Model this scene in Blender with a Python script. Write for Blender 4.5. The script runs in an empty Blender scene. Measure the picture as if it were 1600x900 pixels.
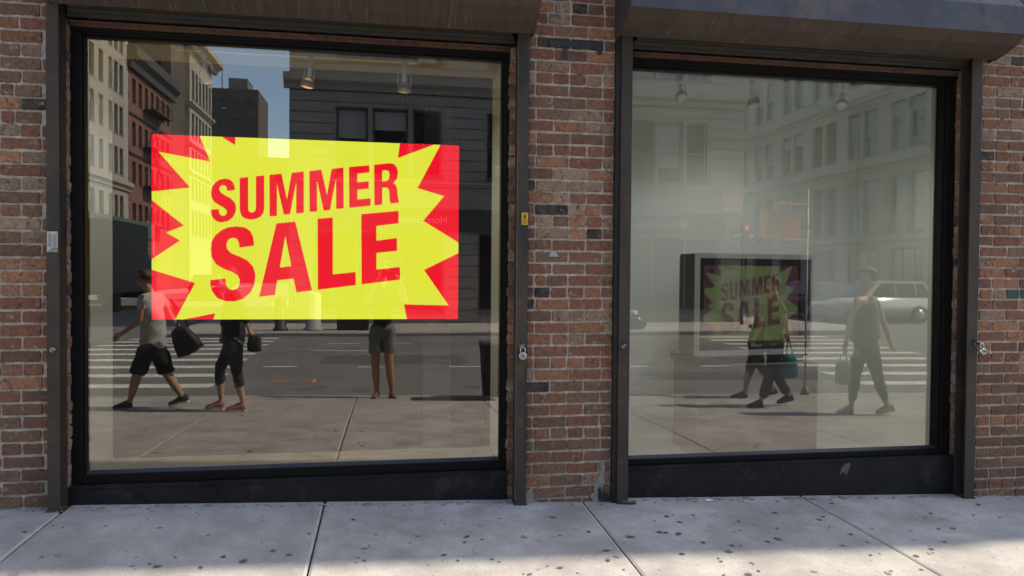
import bpy, bmesh, math, random
from mathutils import Vector, Matrix
R = math.radians
random.seed(7)
S = bpy.context.scene
COL = S.collection

# ------------------------------------------------------------------ camera
cam = bpy.data.cameras.new('camera')
cam_o = bpy.data.objects.new('camera', cam); COL.objects.link(cam_o)
cam.sensor_width = 36.0; cam.lens = 1155/1600*36.0
cam.clip_start = 0.02; cam.clip_end = 2000
_yaw, _pit, _rol = R(9.75), R(-1.085), R(.46)
_f = Vector((math.sin(_yaw)*math.cos(_pit), math.cos(_yaw)*math.cos(_pit), math.sin(_pit)))
_r0 = Vector((math.cos(_yaw), -math.sin(_yaw), 0)); _u0 = _r0.cross(_f)
_r = _r0*math.cos(_rol) + _u0*math.sin(_rol); _u = -_r0*math.sin(_rol) + _u0*math.cos(_rol)
cam_o.matrix_world = Matrix(((_r.x,_u.x,-_f.x,0),(_r.y,_u.y,-_f.y,-4.45),(_r.z,_u.z,-_f.z,1.40),(0,0,0,1)))
S.camera = cam_o

# ------------------------------------------------------------------ light
SUN_TO = Vector((.872, .0670, 1.0)).normalized()
w = bpy.data.worlds.new('World'); S.world = w; w.use_nodes = True
nt = w.node_tree
sky = nt.nodes.new('ShaderNodeTexSky'); sky.sky_type = 'NISHITA'; sky.sun_disc = False
sky.sun_elevation = math.asin(SUN_TO.z); sky.sun_rotation = math.atan2(SUN_TO.x, SUN_TO.y)
sky.air_density = 1.0; sky.dust_density = 1.2; sky.ozone_density = .9
nt.links.new(sky.outputs[0], nt.nodes['Background'].inputs[0])
nt.nodes['Background'].inputs[1].default_value = 0.15
sun = bpy.data.lights.new('sun', 'SUN'); sun.energy = 2.8; sun.angle = R(.55); sun.color = (1, .89, .71)
sun_o = bpy.data.objects.new('sun', sun); COL.objects.link(sun_o)
sun_o.rotation_euler = SUN_TO.to_track_quat('Z', 'Y').to_euler(); sun_o.location = (20, 5, 30)

S.view_settings.view_transform = 'Standard'; S.view_settings.look = 'None'
S.view_settings.exposure = 1.45; S.view_settings.gamma = 1.0
S.render.engine = 'CYCLES'
S.cycles.use_denoising = True
S.cycles.max_bounces = 10; S.cycles.diffuse_bounces = 5; S.cycles.glossy_bounces = 5
S.cycles.transparent_max_bounces = 16; S.cycles.transmission_bounces = 4
S.cycles.caustics_reflective = False; S.cycles.caustics_refractive = False
S.cycles.sample_clamp_indirect = 6

# ------------------------------------------------------------------ materials
MATS = {}
def mat(name, col, rough=.7, metal=0.0, var=.0, vscale=8, bump=0.0, bscale=60, spots=None, sscale=20, sthr=.62,
        stretch=(1,1,1), emit=None, es=1.0, coat=0.0, spec=.5, objvar=0.0, streak=None, fine=0.0):
    if name in MATS: return MATS[name]
    m = bpy.data.materials.new(name); m.use_nodes = True
    n = m.node_tree.nodes; l = m.node_tree.links; b = n['Principled BSDF']
    b.inputs['Roughness'].default_value = rough; b.inputs['Metallic'].default_value = metal
    b.inputs['Coat Weight'].default_value = coat; b.inputs['Specular IOR Level'].default_value = spec
    b.inputs['Base Color'].default_value = (*col, 1)
    tc = n.new('ShaderNodeTexCoord'); geo = n.new('ShaderNodeNewGeometry')
    mp = n.new('ShaderNodeMapping'); mp.inputs['Scale'].default_value = stretch
    l.new(geo.outputs['Position'], mp.inputs['Vector'])
    cur = None
    def rgb(c):
        q = n.new('ShaderNodeRGB'); q.outputs[0].default_value = (*c, 1); return q.outputs[0]
    cur = rgb(col)
    if var > 0:
        t = n.new('ShaderNodeTexNoise'); t.inputs['Scale'].default_value = vscale; t.inputs['Detail'].default_value = 6
        t.inputs['Roughness'].default_value = .62
        l.new(mp.outputs[0], t.inputs['Vector'])
        mr = n.new('ShaderNodeMapRange'); mr.inputs[1].default_value = .25; mr.inputs[2].default_value = .75
        mr.inputs[3].default_value = 1-var; mr.inputs[4].default_value = 1+var
        l.new(t.outputs[0], mr.inputs[0])
        mx = n.new('ShaderNodeVectorMath'); mx.operation = 'SCALE'
        l.new(cur, mx.inputs[0]); l.new(mr.outputs[0], mx.inputs['Scale']); cur = mx.outputs[0]
    if objvar > 0:
        oi = n.new('ShaderNodeObjectInfo'); mr = n.new('ShaderNodeMapRange')
        mr.inputs[3].default_value = 1-objvar; mr.inputs[4].default_value = 1+objvar
        l.new(oi.outputs['Random'], mr.inputs[0])
        mx = n.new('ShaderNodeVectorMath'); mx.operation = 'SCALE'
        l.new(cur, mx.inputs[0]); l.new(mr.outputs[0], mx.inputs['Scale']); cur = mx.outputs[0]
    def over(cur, scol, sc, thr, soft, st=(1,1,1), amt=1.0):
        mp2 = n.new('ShaderNodeMapping'); mp2.inputs['Scale'].default_value = st
        l.new(geo.outputs['Position'], mp2.inputs['Vector'])
        t = n.new('ShaderNodeTexNoise'); t.inputs['Scale'].default_value = sc; t.inputs['Detail'].default_value = 8
        t.inputs['Roughness'].default_value = .68; l.new(mp2.outputs[0], t.inputs['Vector'])
        mr = n.new('ShaderNodeMapRange'); mr.inputs[1].default_value = thr; mr.inputs[2].default_value = thr+soft
        mr.inputs[4].default_value = amt
        l.new(t.outputs[0], mr.inputs[0])
        mx = n.new('ShaderNodeMix'); mx.data_type = 'RGBA'
        l.new(mr.outputs[0], mx.inputs[0]); l.new(cur, mx.inputs[6]); l.new(rgb(scol), mx.inputs[7])
        return mx.outputs[2]
    if spots:
        for s in (spots if isinstance(spots, list) else [(spots, sscale, sthr, .06)]):
            cur = over(cur, *s)
    if streak: cur = over(cur, *streak)
    l.new(cur, b.inputs['Base Color'])
    if bump > 0:
        t = n.new('ShaderNodeTexNoise'); t.inputs['Scale'].default_value = bscale; t.inputs['Detail'].default_value = 6
        t.inputs['Roughness'].default_value = .7
        l.new(mp.outputs[0], t.inputs['Vector'])
        bp = n.new('ShaderNodeBump'); bp.inputs['Strength'].default_value = bump; bp.inputs['Distance'].default_value = .01
        l.new(t.outputs[0], bp.inputs['Height']); l.new(bp.outputs[0], b.inputs['Normal'])
    if emit:
        b.inputs['Emission Color'].default_value = (*emit, 1); b.inputs['Emission Strength'].default_value = es
    MATS[name] = m; return m

SMEAR = ((.40,.335,.26), 17, .575, .12); SMEAR2 = ((.42,.36,.29), 70, .63, .05); SOOTY = ((.040,.030,.026), 11, .62, .08); BURN = ((.10,.055,.042), 26, .53, .14)
DARKSPOT = ((.030,.022,.020), 55, .595, .04)
def bmat(n, c, spots, ov=.16): return mat(n, c, .93, var=.42, vscale=42, bump=1.0, bscale=110, spots=spots, objvar=ov)
BR = [bmat('brick_red', (.235,.100,.056), [BURN, DARKSPOT, SMEAR, SMEAR2, SOOTY]),
      bmat('brick_orange', (.335,.155,.080), [BURN, DARKSPOT, SMEAR, SMEAR2]),
      bmat('brick_brown', (.195,.110,.066), [DARKSPOT, SMEAR, SMEAR2, SOOTY]),
      bmat('brick_purple', (.175,.090,.058), [BURN, DARKSPOT, SMEAR2]),
      bmat('brick_tan', (.340,.225,.140), [((.16,.085,.05), 20, .52, .1), DARKSPOT, SMEAR2], .1),
      bmat('brick_black', (.075,.050,.040), [((.02,.018,.017), 18, .48, .1), SMEAR, SMEAR2], .1),
      bmat('brick_pale', (.27,.175,.118), [BURN, DARKSPOT, ((.42,.37,.30), 24, .54, .14), SMEAR2], .12)]
MORTAR = mat('mortar', (.50,.43,.345), .95, var=.38, vscale=30, bump=1.0, bscale=90, spots=[((.06,.045,.038), 7, .60, .10), ((.16,.12,.095), 45, .60, .08), ((.55,.50,.42), 34, .64, .06)])
SOOT = mat('soot_paint', (.022,.023,.026), .6, var=.3, bump=.5)
EFFLO = mat('lime_stain', (.30,.265,.22), .95, var=.4, vscale=60, bump=.9)
STEEL = mat('weathered_steel', (.050,.037,.026), .72, .1, var=.35, vscale=5, bump=.12, bscale=30, stretch=(1,1,.35),
            spots=[((.095,.050,.030), 7, .56, .12), ((.022,.020,.018), 3.5, .52, .12, (1,1,.3))])
STEEL_DARK = mat('dark_steel', (.020,.015,.013), .6, .2, var=.4, vscale=14, bump=.25, bscale=60, spots=[((.07,.03,.018), 18, .58, .1)])
RUST = mat('rusted_steel', (.105,.058,.038), .8, .1, var=.45, vscale=18, bump=.5, bscale=80, spots=[((.03,.02,.015), 22, .58, .08)])
BLACKAL = mat('black_frame', (.0060,.0052,.0048), .6, .0, var=.25, vscale=10, spec=.18, spots=[((.05,.045,.04), 60, .73, .02)])
BEAD = mat('frame_bead', (.045,.050,.062), .35, .3, var=.2, vscale=10)
HOOD_SLATE = mat('slate_hood_paint', (.060,.066,.080), .65, .15, var=.30, vscale=5, bump=.08, bscale=30,
                 spots=[((.12,.095,.085), 2.6, .50, .16), ((.02,.02,.022), 9, .62, .1, (1,1,.2)), ((.25,.26,.29), 14, .66, .05, (1,1,.12), .35)], streak=((.55,.56,.56), 20, .715, .015, (1,1,.4), .9))
HOOD_BROWN = mat('brown_hood_underside', (.072,.052,.038), .62, .1, var=.28, vscale=7, bump=.15, bscale=40, stretch=(3,.3,.3),
                 spots=[((.048,.040,.036), 2.4, .50, .2), ((.03,.024,.02), 30, .58, .06, (1.6,.1,.1), .6)], streak=((.24,.20,.145), 34, .585, .07, (1.8,.10,.10), .55))
SILLP = mat('black_sill_paint', (.0125,.0118,.0125), .62, spec=.25, var=.45, vscale=6, bump=.2, bscale=30,
            spots=[((.36,.33,.28), 85, .665, .02), ((.004,.004,.004), 8, .58, .1), ((.035,.033,.033), 5, .56, .14)])
CONC = mat('sidewalk_concrete', (.355,.335,.308), .88, var=.30, vscale=3.4, bump=.55, bscale=160, objvar=.05,
           spots=[((.245,.225,.205), 1.3, .48, .20), ((.40,.375,.34), 4.5, .60, .12), ((.16,.145,.13), 120, .585, .05), ((.13,.12,.11), 38, .655, .03), ((.27,.245,.22), 60, .60, .10, (1,.12,1))])
CONC_EDGE = mat('joint_edge_concrete', (.36,.335,.30), .9, var=.2, vscale=9, bump=.3, bscale=140)
GUM = mat('gum_spot', (.085,.083,.087), .7, var=.3, vscale=30)
GUMP = mat('gum_spot_worn', (.22,.205,.195), .8, var=.3, vscale=30)
ASPH = mat('asphalt', (.145,.138,.125), .85, var=.22, vscale=1.2, bump=.5, bscale=90, spots=[((.095,.09,.084), 1.3, .58, .08)], stretch=(.5,1,1))
WHITEP = mat('road_paint', (.62,.60,.54), .7, var=.25, vscale=6, spots=[((.2,.19,.17), 18, .54, .08)])
WALLW = mat('white_plaster', (.70,.80,.88), .8, var=.03, vscale=3)
WALLG = mat('grey_green_plaster', (.80,.85,.80), .85, var=.03, vscale=2)
PAPER = mat('white_paper', (.75,.74,.70), .7)

def glass_mat(name, tint, refl, dust=.016):
    m = bpy.data.materials.new(name); m.use_nodes = True
    n = m.node_tree.nodes; l = m.node_tree.links; n.remove(n['Principled BSDF'])
    t = n.new('ShaderNodeBsdfTransparent'); t.inputs[0].default_value = (*tint, 1)
    o = n['Material Output']
    if refl <= 0:
        l.new(t.outputs[0], o.inputs[0]); return m
    g = n.new('ShaderNodeBsdfGlossy'); g.inputs['Roughness'].default_value = 0.0
    g.inputs[0].default_value = (1,.97,.92,1)
    # faint waviness of a big rolled pane
    geo = n.new('ShaderNodeNewGeometry'); nz = n.new('ShaderNodeTexNoise'); nz.inputs['Scale'].default_value = 1.3
    nz.inputs['Detail'].default_value = 0
    l.new(geo.outputs['Position'], nz.inputs['Vector'])
    bp = n.new('ShaderNodeBump'); bp.inputs['Strength'].default_value = .08; bp.inputs['Distance'].default_value = .004
    l.new(nz.outputs[0], bp.inputs['Height']); l.new(bp.outputs[0], g.inputs['Normal'])
    lw = n.new('ShaderNodeFresnel'); lw.inputs[0].default_value = 1.5
    ad = n.new('ShaderNodeMath'); ad.operation = 'ADD'; ad.inputs[1].default_value = refl
    l.new(lw.outputs[0], ad.inputs[0])
    mx = n.new('ShaderNodeMixShader'); l.new(ad.outputs[0], mx.inputs[0])
    l.new(t.outputs[0], mx.inputs[1]); l.new(g.outputs[0], mx.inputs[2])
    # thin film of dust and wipe marks
    df = n.new('ShaderNodeBsdfDiffuse'); df.inputs[0].default_value = (.62,.61,.57,1)
    mp = n.new('ShaderNodeMapping'); mp.inputs['Scale'].default_value = (1,1,.35); mp.inputs['Rotation'].default_value = (0,.5,0)
    nd = n.new('ShaderNodeTexNoise'); nd.inputs['Scale'].default_value = 5; nd.inputs['Detail'].default_value = 9; nd.inputs['Roughness'].default_value = .7
    l.new(geo.outputs['Position'], mp.inputs['Vector']); l.new(mp.outputs[0], nd.inputs['Vector'])
    mr = n.new('ShaderNodeMapRange'); mr.inputs[1].default_value = .35; mr.inputs[2].default_value = .85; mr.inputs[3].default_value = .004; mr.inputs[4].default_value = dust
    l.new(nd.outputs[0], mr.inputs[0]); m2 = n.new('ShaderNodeMixShader'); l.new(mr.outputs[0], m2.inputs[0])
    l.new(mx.outputs[0], m2.inputs[1]); l.new(df.outputs[0], m2.inputs[2]); l.new(m2.outputs[0], o.inputs[0])
    return m
GLASS_F = glass_mat('window_glass_face', (.97,.985,.97), .150)
GLASS_B = glass_mat('window_glass_back', (.99,.99,.99), 0)
DARKGLASS = mat('dark_pane', (.012,.014,.016), .08, spec=.8)

# ------------------------------------------------------------------ helpers
def link(o, parent=None):
    COL.objects.link(o)
    if parent is not None: o.parent = parent
    return o
def obj(name, me, m=None, parent=None, loc=None, kind=None):
    if isinstance(me, bmesh.types.BMesh):
        b = me; me = bpy.data.meshes.new(name); b.normal_update(); b.to_mesh(me); b.free()
    if m is not None and len(me.materials) == 0:
        for x in (m if isinstance(m, (list, tuple)) else [m]): me.materials.append(x)
    o = bpy.data.objects.new(name, me); link(o, parent)
    if loc is not None: o.location = loc
    if kind: o['kind'] = kind
    return o
def tag(o, label, cat, group=None):
    o['label'] = label; o['category'] = cat
    if group: o['group'] = group
    return o
def thing(name, label, cat, loc=(0,0,0), rz=0, group=None):
    o = bpy.data.objects.new(name, None); link(o); o.location = loc; o.rotation_euler = (0,0,rz)
    o.empty_display_size = .1
    return tag(o, label, cat, group)
def copy_tree(o, parent=None):
    c = o.copy(); COL.objects.link(c); c.parent = parent
    for ch in list(o.children): copy_tree(ch, c)
    return c
def bx(b, x0, x1, y0, y1, z0, z1, mi=0, bev=0):
    vs = [b.verts.new((x, y, z)) for z in (z0, z1) for y in (y0, y1) for x in (x0, x1)]
    fs = [(0,2,3,1),(4,5,7,6),(0,1,5,4),(2,6,7,3),(0,4,6,2),(1,3,7,5)]
    out = []
    for f in fs:
        fc = b.faces.new([vs[i] for i in f]); fc.material_index = mi; out.append(fc)
    if bev:
        es = list({e for f in out for e in f.edges})
        bmesh.ops.bevel(b, geom=es, offset=bev, segments=1, affect='EDGES')
    return vs
def box(x0, x1, y0, y1, z0, z1, bev=0):
    b = bmesh.new(); bx(b, x0, x1, y0, y1, z0, z1, bev=bev); return b
def prism(b, prof, x0, x1, axis='X', mi=0):
    """prof: list of (p,q); axis X -> (y,z) ; axis Y -> (x,z); axis Z -> (x,y)"""
    def P(p, q, t): return {'X': (t,p,q), 'Y': (p,t,q), 'Z': (p,q,t)}[axis]
    a = [b.verts.new(P(p,q,x0)) for p,q in prof]; c = [b.verts.new(P(p,q,x1)) for p,q in prof]
    n = len(prof)
    for i in range(n):
        f = b.faces.new((a[i], a[(i+1)%n], c[(i+1)%n], c[i])); f.material_index = mi
    f1 = b.faces.new(a[::-1]); f2 = b.faces.new(c); f1.material_index = f2.material_index = mi
    bmesh.ops.recalc_face_normals(b, faces=b.faces[:])
    return b
def tube(b, pts, r, seg=10, mi=0, cap=True):
    pts = [Vector(p) for p in pts]; rs = r if isinstance(r, (list, tuple)) else [r]*len(pts)
    rings = []; ref = None
    for i, p in enumerate(pts):
        d = (pts[min(i+1, len(pts)-1)] - pts[max(i-1, 0)]).normalized()
        if ref is None:
            ref = Vector((0,0,1)) if abs(d.z) < .9 else Vector((1,0,0))
        s = d.cross(ref).normalized(); ref = s.cross(d).normalized()
        rings.append([b.verts.new(p + (s*math.cos(2*math.pi*k/seg) + ref*math.sin(2*math.pi*k/seg))*rs[i]) for k in range(seg)])
    for A, B in zip(rings, rings[1:]):
        for k in range(seg):
            f = b.faces.new((A[k], A[(k+1)%seg], B[(k+1)%seg], B[k])); f.material_index = mi; f.smooth = True
    if cap:
        b.faces.new(rings[0][::-1]).material_index = mi; b.faces.new(rings[-1]).material_index = mi
def lathe(b, prof, seg=16, c=(0,0,0), axis='Z', mi=0):
    """prof (r,h)"""
    rings = []
    for r, h in prof:
        ring = []
        for k in range(seg):
            a = 2*math.pi*k/seg; x, y = r*math.cos(a), r*math.sin(a)
            p = {'Z': (x,y,h), 'Y': (x,h,y), 'X': (h,x,y)}[axis]
            ring.append(b.verts.new((p[0]+c[0], p[1]+c[1], p[2]+c[2])))
        rings.append(ring)
    for A, B in zip(rings, rings[1:]):
        for k in range(seg):
            f = b.faces.new((A[k], A[(k+1)%seg], B[(k+1)%seg], B[k])); f.smooth = True; f.material_index = mi
    b.faces.new(rings[0][::-1]).material_index = mi; b.faces.new(rings[-1]).material_index = mi
    bmesh.ops.recalc_face_normals(b, faces=b.faces[:])

# ground heights: the street falls to the right and from the wall to the kerb
KERB = 5.2; FAR = 16.4
def zs(x, s):            # near sidewalk
    xx = max(-14, min(14, x))
    return .02 - .02*s - .005*s*s + (-.031 + .003*s)*xx
def zr(x, s):            # road
    xx = max(-14, min(14, x)); t = max(0, min(1, (s-KERB)/(FAR-KERB)))
    return -.345 + .05*math.sin(math.pi*t) + (-.0155*(1-t) - .002*t)*xx - .03*t
# ------------------------------------------------------------------ ground, sidewalk, road
def sheet(name, xs, ss, zf, m, dz=0, parent=None, kind='structure', skirt=0):
    b = bmesh.new(); g = [[b.verts.new((x, -s, zf(x, s)+dz)) for s in ss] for x in xs]
    for i in range(len(xs)-1):
        for j in range(len(ss)-1):
            b.faces.new((g[i][j], g[i][j+1], g[i+1][j+1], g[i+1][j]))
    bmesh.ops.recalc_face_normals(b, faces=b.faces[:])
    if sum(f.normal.z for f in b.faces) < 0:
        bmesh.ops.reverse_faces(b, faces=b.faces[:])
    return obj(name, b, m, parent, kind=kind)
def lin(a, b, n): return [a+(b-a)*i/n for i in range(n+1)]
GR = mat('earth', (.09,.08,.07), .95)
gb = bmesh.new(); bx(gb, -900, 900, -900, 400, -1.4, -1.2); obj('ground', gb, GR, kind='structure')
sheet('road', [-150,-60,-30]+lin(-14,14,14)+[30,60,150], lin(KERB+.01, FAR+.01, 6)+[25,60,150,400], zr, ASPH)
walk = obj('sidewalk', box(-14, 14, -.1, .1, -.9, -.85), CONC, kind='structure')
sheet('sidewalk_bed', [-40]+lin(-14,14,28)+[40], lin(0,5.0,8), zs, mat('joint_dirt', (.045,.040,.036), .95), dz=-.035, parent=walk, kind=None)
edges = [-4.85,-3.30,-1.748,-.348,1.225,2.742,4.34,5.87,7.4,8.93,10.46]
xs_all = [-40,-14,-12.5,-10.97,-9.44,-7.91,-6.38]+edges+[12,14,40]
def slab(x0, x1, s0, s1, name='paving_slab', m=None, parent=walk, zf=zs, gap=.005, th=.06):
    b = bmesh.new(); x0 += gap; x1 -= gap; s0 += gap; s1 -= gap; e = .012
    nx = max(2, min(6, int((x1-x0)/.4)+1)); ns = max(2, int((s1-s0)/.6)+1)
    xs = [x0]+lin(x0+e, x1-e, nx)+[x1]; ss = [s0]+lin(s0+e, s1-e, ns)+[s1]
    def h(i, j): return -.006 if i in (0, len(xs)-1) or j in (0, len(ss)-1) else 0
    g = [[b.verts.new((x, -s, zf(x, s)+h(i, j)+random.uniform(-.0008,.0008))) for j, s in enumerate(ss)] for i, x in enumerate(xs)]
    for i in range(len(xs)-1):
        for j in range(len(ss)-1):
            f = b.faces.new((g[i][j], g[i][j+1], g[i+1][j+1], g[i+1][j]))
            if i in (0, len(xs)-2) or j in (0, len(ss)-2): f.material_index = 1
    rim = [g[i][0] for i in range(len(xs))]+[g[-1][j] for j in range(1, len(ss))]+[g[i][-1] for i in range(len(xs)-2, -1, -1)]+[g[0][j] for j in range(len(ss)-2, 0, -1)]
    low = [b.verts.new((v.co.x, v.co.y, v.co.z-th)) for v in rim]
    for i in range(len(rim)):
        b.faces.new((rim[i], rim[(i+1)%len(rim)], low[(i+1)%len(rim)], low[i]))
    bmesh.ops.recalc_face_normals(b, faces=b.faces[:])
    return obj(name, b, m or [CONC, CONC_EDGE], parent)
for x0, x1 in zip(xs_all, xs_all[1:]):
    slab(x0, x1, -.12, 5.03)
for x0, x1 in zip(lin(-42,42,28), lin(-42,42,28)[1:]):
    b = bmesh.new()
    vs = []
    for x in (x0+.004, x1-.004):
        for s, dz in ((5.035,0),(5.19,-.002),(5.205,-.02),(5.215,-.35),(5.035,-.35)):
            vs.append(b.verts.new((x, -s, zs(x, s)+dz)))
    for i in range(5): b.faces.new((vs[i], vs[(i+1)%5], vs[5+(i+1)%5], vs[5+i]))
    b.faces.new(vs[:5]); b.faces.new(vs[5:][::-1]); bmesh.ops.recalc_face_normals(b, faces=b.faces[:])
    obj('kerb_stone', b, mat('kerb_granite', (.33,.32,.30), .85, var=.25, vscale=30, bump=.3), walk)
# gum spots: flat blobs, uncountable litter of old chewing gum
def blob(b, x, s, r, ex, zf, dz, mi):
    n = 9; ph = random.random()*6.28; pts = []
    for k in range(n):
        a = 2*math.pi*k/n; q = r*random.uniform(.72, 1.18)
        px, py = q*math.cos(a)*ex, q*math.sin(a)
        pts.append((x+px*math.cos(ph)-py*math.sin(ph), s+px*math.sin(ph)+py*math.cos(ph)))
    f = b.faces.new([b.verts.new((px, -ps, zf(px, ps)+dz)) for px, ps in pts]); f.material_index = mi
    if f.normal.z < 0: f.normal_flip()
b = bmesh.new(); rg = random.Random(3)
random.seed(11)
for k in range(1100):
    x = random.uniform(-7, 9); s = random.uniform(.05, 4.9)
    if min(abs(x-e) for e in edges) < .03: continue
    big = random.random() < .42
    blob(b, x, s, random.uniform(.006,.019) if big else random.uniform(.003,.007), random.uniform(1.0,1.5), zs, .0028, 0 if random.random() < .66 else 1)
for k in range(230):
    x = random.uniform(-1.9, 4.4); s = random.uniform(.12, 1.2)
    if min(abs(x-e) for e in edges) < .03: continue
    blob(b, x, s, random.uniform(.007,.017) if k < 80 else random.uniform(.002,.006), random.uniform(1.0,1.6), zs, .0034, 0 if random.random() < .75 else 1)
b.normal_update()
for f in b.faces:
    if f.normal.z < 0: f.normal_flip()
g = obj('gum_spots', b, [GUM, GUMP], kind='stuff'); g['label'] = 'dark chewing gum spots trodden into the sidewalk'
# tooled line beside joints, litter at wall foot
b = bmesh.new()
random.seed(5)
for k in range(260):
    x = random.uniform(-1.95, 4.3); s = abs(random.gauss(0, .035))-.02
    if x in (0,): continue
    r = random.uniform(.003, .011); z = zs(x, s)
    bx(b, x-r, x+r*random.uniform(.5,1.5), -s-r, -s+r, z, z+r*random.uniform(.5,1.1))
g = obj('grit', b, mat('grit', (.30,.26,.21), .95, var=.5, vscale=40), kind='stuff'); g['label'] = 'crumbs of mortar and dirt along the foot of the wall'

# ------------------------------------------------------------------ bricks
PITCH = .0729; PH0 = .158 - .0729*5
def brick_mesh(L, seed, h=.060, dep=.05):
    rr = random.Random(seed); b = bmesh.new()
    pts = []
    j = lambda s=.0028: rr.uniform(-s, s)
    n = max(2, int(L/.05))
    c = .004
    top = [(-L/2+c, h/2)]+[(-L/2+L*k/n, h/2+j(.0022)) for k in range(1, n)]+[(L/2-c, h/2)]
    bot = [(L/2-c, -h/2)]+[(L/2-L*k/n, -h/2+j(.0022)) for k in range(1, n)]+[(-L/2+c, -h/2)]
    chip = rr.random()
    right = [(L/2+j(), h/2-c*(1+rr.random()*1.6)), (L/2+j(), -h/2+c*(1+rr.random()*1.6))]
    left = [(-L/2+j(), -h/2+c*(1+rr.random()*1.6)), (-L/2+j(), h/2-c*(1+rr.random()*1.6))]
    out = top+right+bot+left
    front = [b.verts.new((x*.972, j(.0012), z*.93)) for x, z in out]
    mid = [b.verts.new((x, .006+j(.001), z)) for x, z in out]
    back = [b.verts.new((x, dep, z)) for x, z in out]
    b.faces.new(front)
    m = len(out)
    for i in range(m):
        b.faces.new((front[i], mid[i], mid[(i+1)%m], front[(i+1)%m])); b.faces.new((mid[i], back[i], back[(i+1)%m], mid[(i+1)%m]))
    bmesh.ops.recalc_face_normals(b, faces=b.faces[:])
    me = bpy.data.meshes.new('brick'); b.to_mesh(me); b.free(); return me
_bm = {}
def get_brick(L, m, rr):
    Lq = round(L/.005)*.005
    v = rr.randrange(6 if Lq > .18 else 3)
    key = (Lq, v, m.name)
    if key not in _bm:
        base = _bm.get((Lq, v))
        if base is None: base = brick_mesh(Lq, hash((int(Lq*1000), v)) & 0xffff); _bm[(Lq, v)] = base
        me = base.copy(); me.materials.append(m); _bm[key] = me
    return _bm[key]
def pick(rr, z, x, dark=0):
    u = rr.random()
    if z > 2.2:   ws = (34,14,18,14,3,1,16)
    elif z > 1.5: ws = (40,22,14,8,6,1,9)
    elif z > .75: ws = (42,26,16,5,5,1,5)
    else:         ws = (18,4,50,24,1,1,2)
    return rr.choices(BR, ws)[0]
def brick_field(parent, x0, x1, ztop, seed, y=0.0, L=.203, J=.010, phase=0.0, special=None, zlow=-.2):
    rr = random.Random(seed); k0 = int((zlow-PH0)/PITCH)
    k = k0
    while PH0+PITCH*k+PITCH/2 < ztop:
        z = PH0 + PITCH*k + PITCH/2
        header = (k % 6 == 2)
        step = (L+J)/2 if header else (L+J)
        x = x0 + phase - (0 if header else (step/2 if k % 2 else 0)) - 2*step + rr.uniform(-.006,.006)
        while x < x1:
            a, c = max(x, x0), min(x+step-J, x1)
            if not header and rr.random() < .10 and c-a > .18:
                mid = a+(c-a)*rr.choice((.5,.5,.33)); segs = [(a, mid-J/2), (mid+J/2, c)]
            else: segs = [(a, c)]
            for a2, c2 in segs:
                if c2-a2 > .03:
                    m = pick(rr, z, x)
                    if special:
                        q = special((a2+c2)/2, z)
                        if q == 'skip': continue
                        if q: m = q
                    me = get_brick(c2-a2, m, rr)
                    o = bpy.data.objects.new('brick', me); link(o, parent)
                    o.location = ((a2+c2)/2 + rr.uniform(-.001,.001), y - rr.uniform(0,.004), z + rr.uniform(-.0015,.0015))
                    o.rotation_euler = (rr.uniform(-.01,.01), rr.uniform(-.006,.006), rr.uniform(-.01,.01))
            x += step
        k += 1
def backing(name, x0, x1, z0, z1, yf, yb, seed, m=MORTAR, nx=None):
    """mortar body with an uneven face"""
    rr = random.Random(seed); b = bmesh.new(); nx = nx or max(2, int((x1-x0)/.02)); nz = max(2, int((z1-z0)/.018))
    g = [[b.verts.new((x0+(x1-x0)*i/nx, yf+(rr.uniform(-.0045,.003) if 0 < i < nx else 0), z0+(z1-z0)*j/nz)) for j in range(nz+1)] for i in range(nx+1)]
    for i in range(nx):
        for j in range(nz): b.faces.new((g[i][j], g[i+1][j], g[i+1][j+1], g[i][j+1]))
    rim = [g[i][0] for i in range(nx+1)]+[g[-1][j] for j in range(1, nz+1)]+[g[i][-1] for i in range(nx-1, -1, -1)]+[g[0][j] for j in range(nz-1, 0, -1)]
    lo = [b.verts.new((v.co.x, yb, v.co.z)) for v in rim]
    for i in range(len(rim)): b.faces.new((rim[i], lo[i], lo[(i+1)%len(rim)], rim[(i+1)%len(rim)]))
    b.faces.new(lo[::-1])
    return b
def jamb_strip(parent, x0, x1, ztop, seed):
    """the narrow strip of brick ends showing between guide rail and frame"""
    rr = random.Random(seed); z = -.2; cx = (x0+x1)/2
    k = int((-.2-PH0)/PITCH)
    while PH0+PITCH*k+PITCH/2 < ztop:
        zz = PH0+PITCH*k+PITCH/2
        me = get_brick(x1-x0+.004, rr.choices(BR, (16,8,22,22,4,6,20))[0], rr)
        o = bpy.data.objects.new('brick', me); link(o, parent); o.location = (cx+rr.uniform(-.004,.004), .062+rr.uniform(-.006,.003), zz)
        o.rotation_euler = (rr.uniform(-.02,.02), rr.uniform(-.03,.03), rr.uniform(-.12,.12)); k += 1
    obj('mortar', backing('mortar', x0+.001, x1-.001, -.2, ztop, .069, .45, seed), mat('jamb_mortar', (.20,.135,.10), .95, var=.5, vscale=30, bump=1, bscale=60, spots=[((.42,.37,.30), 22, .57, .06), ((.04,.03,.025), 14, .55, .08)]), parent)

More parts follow.
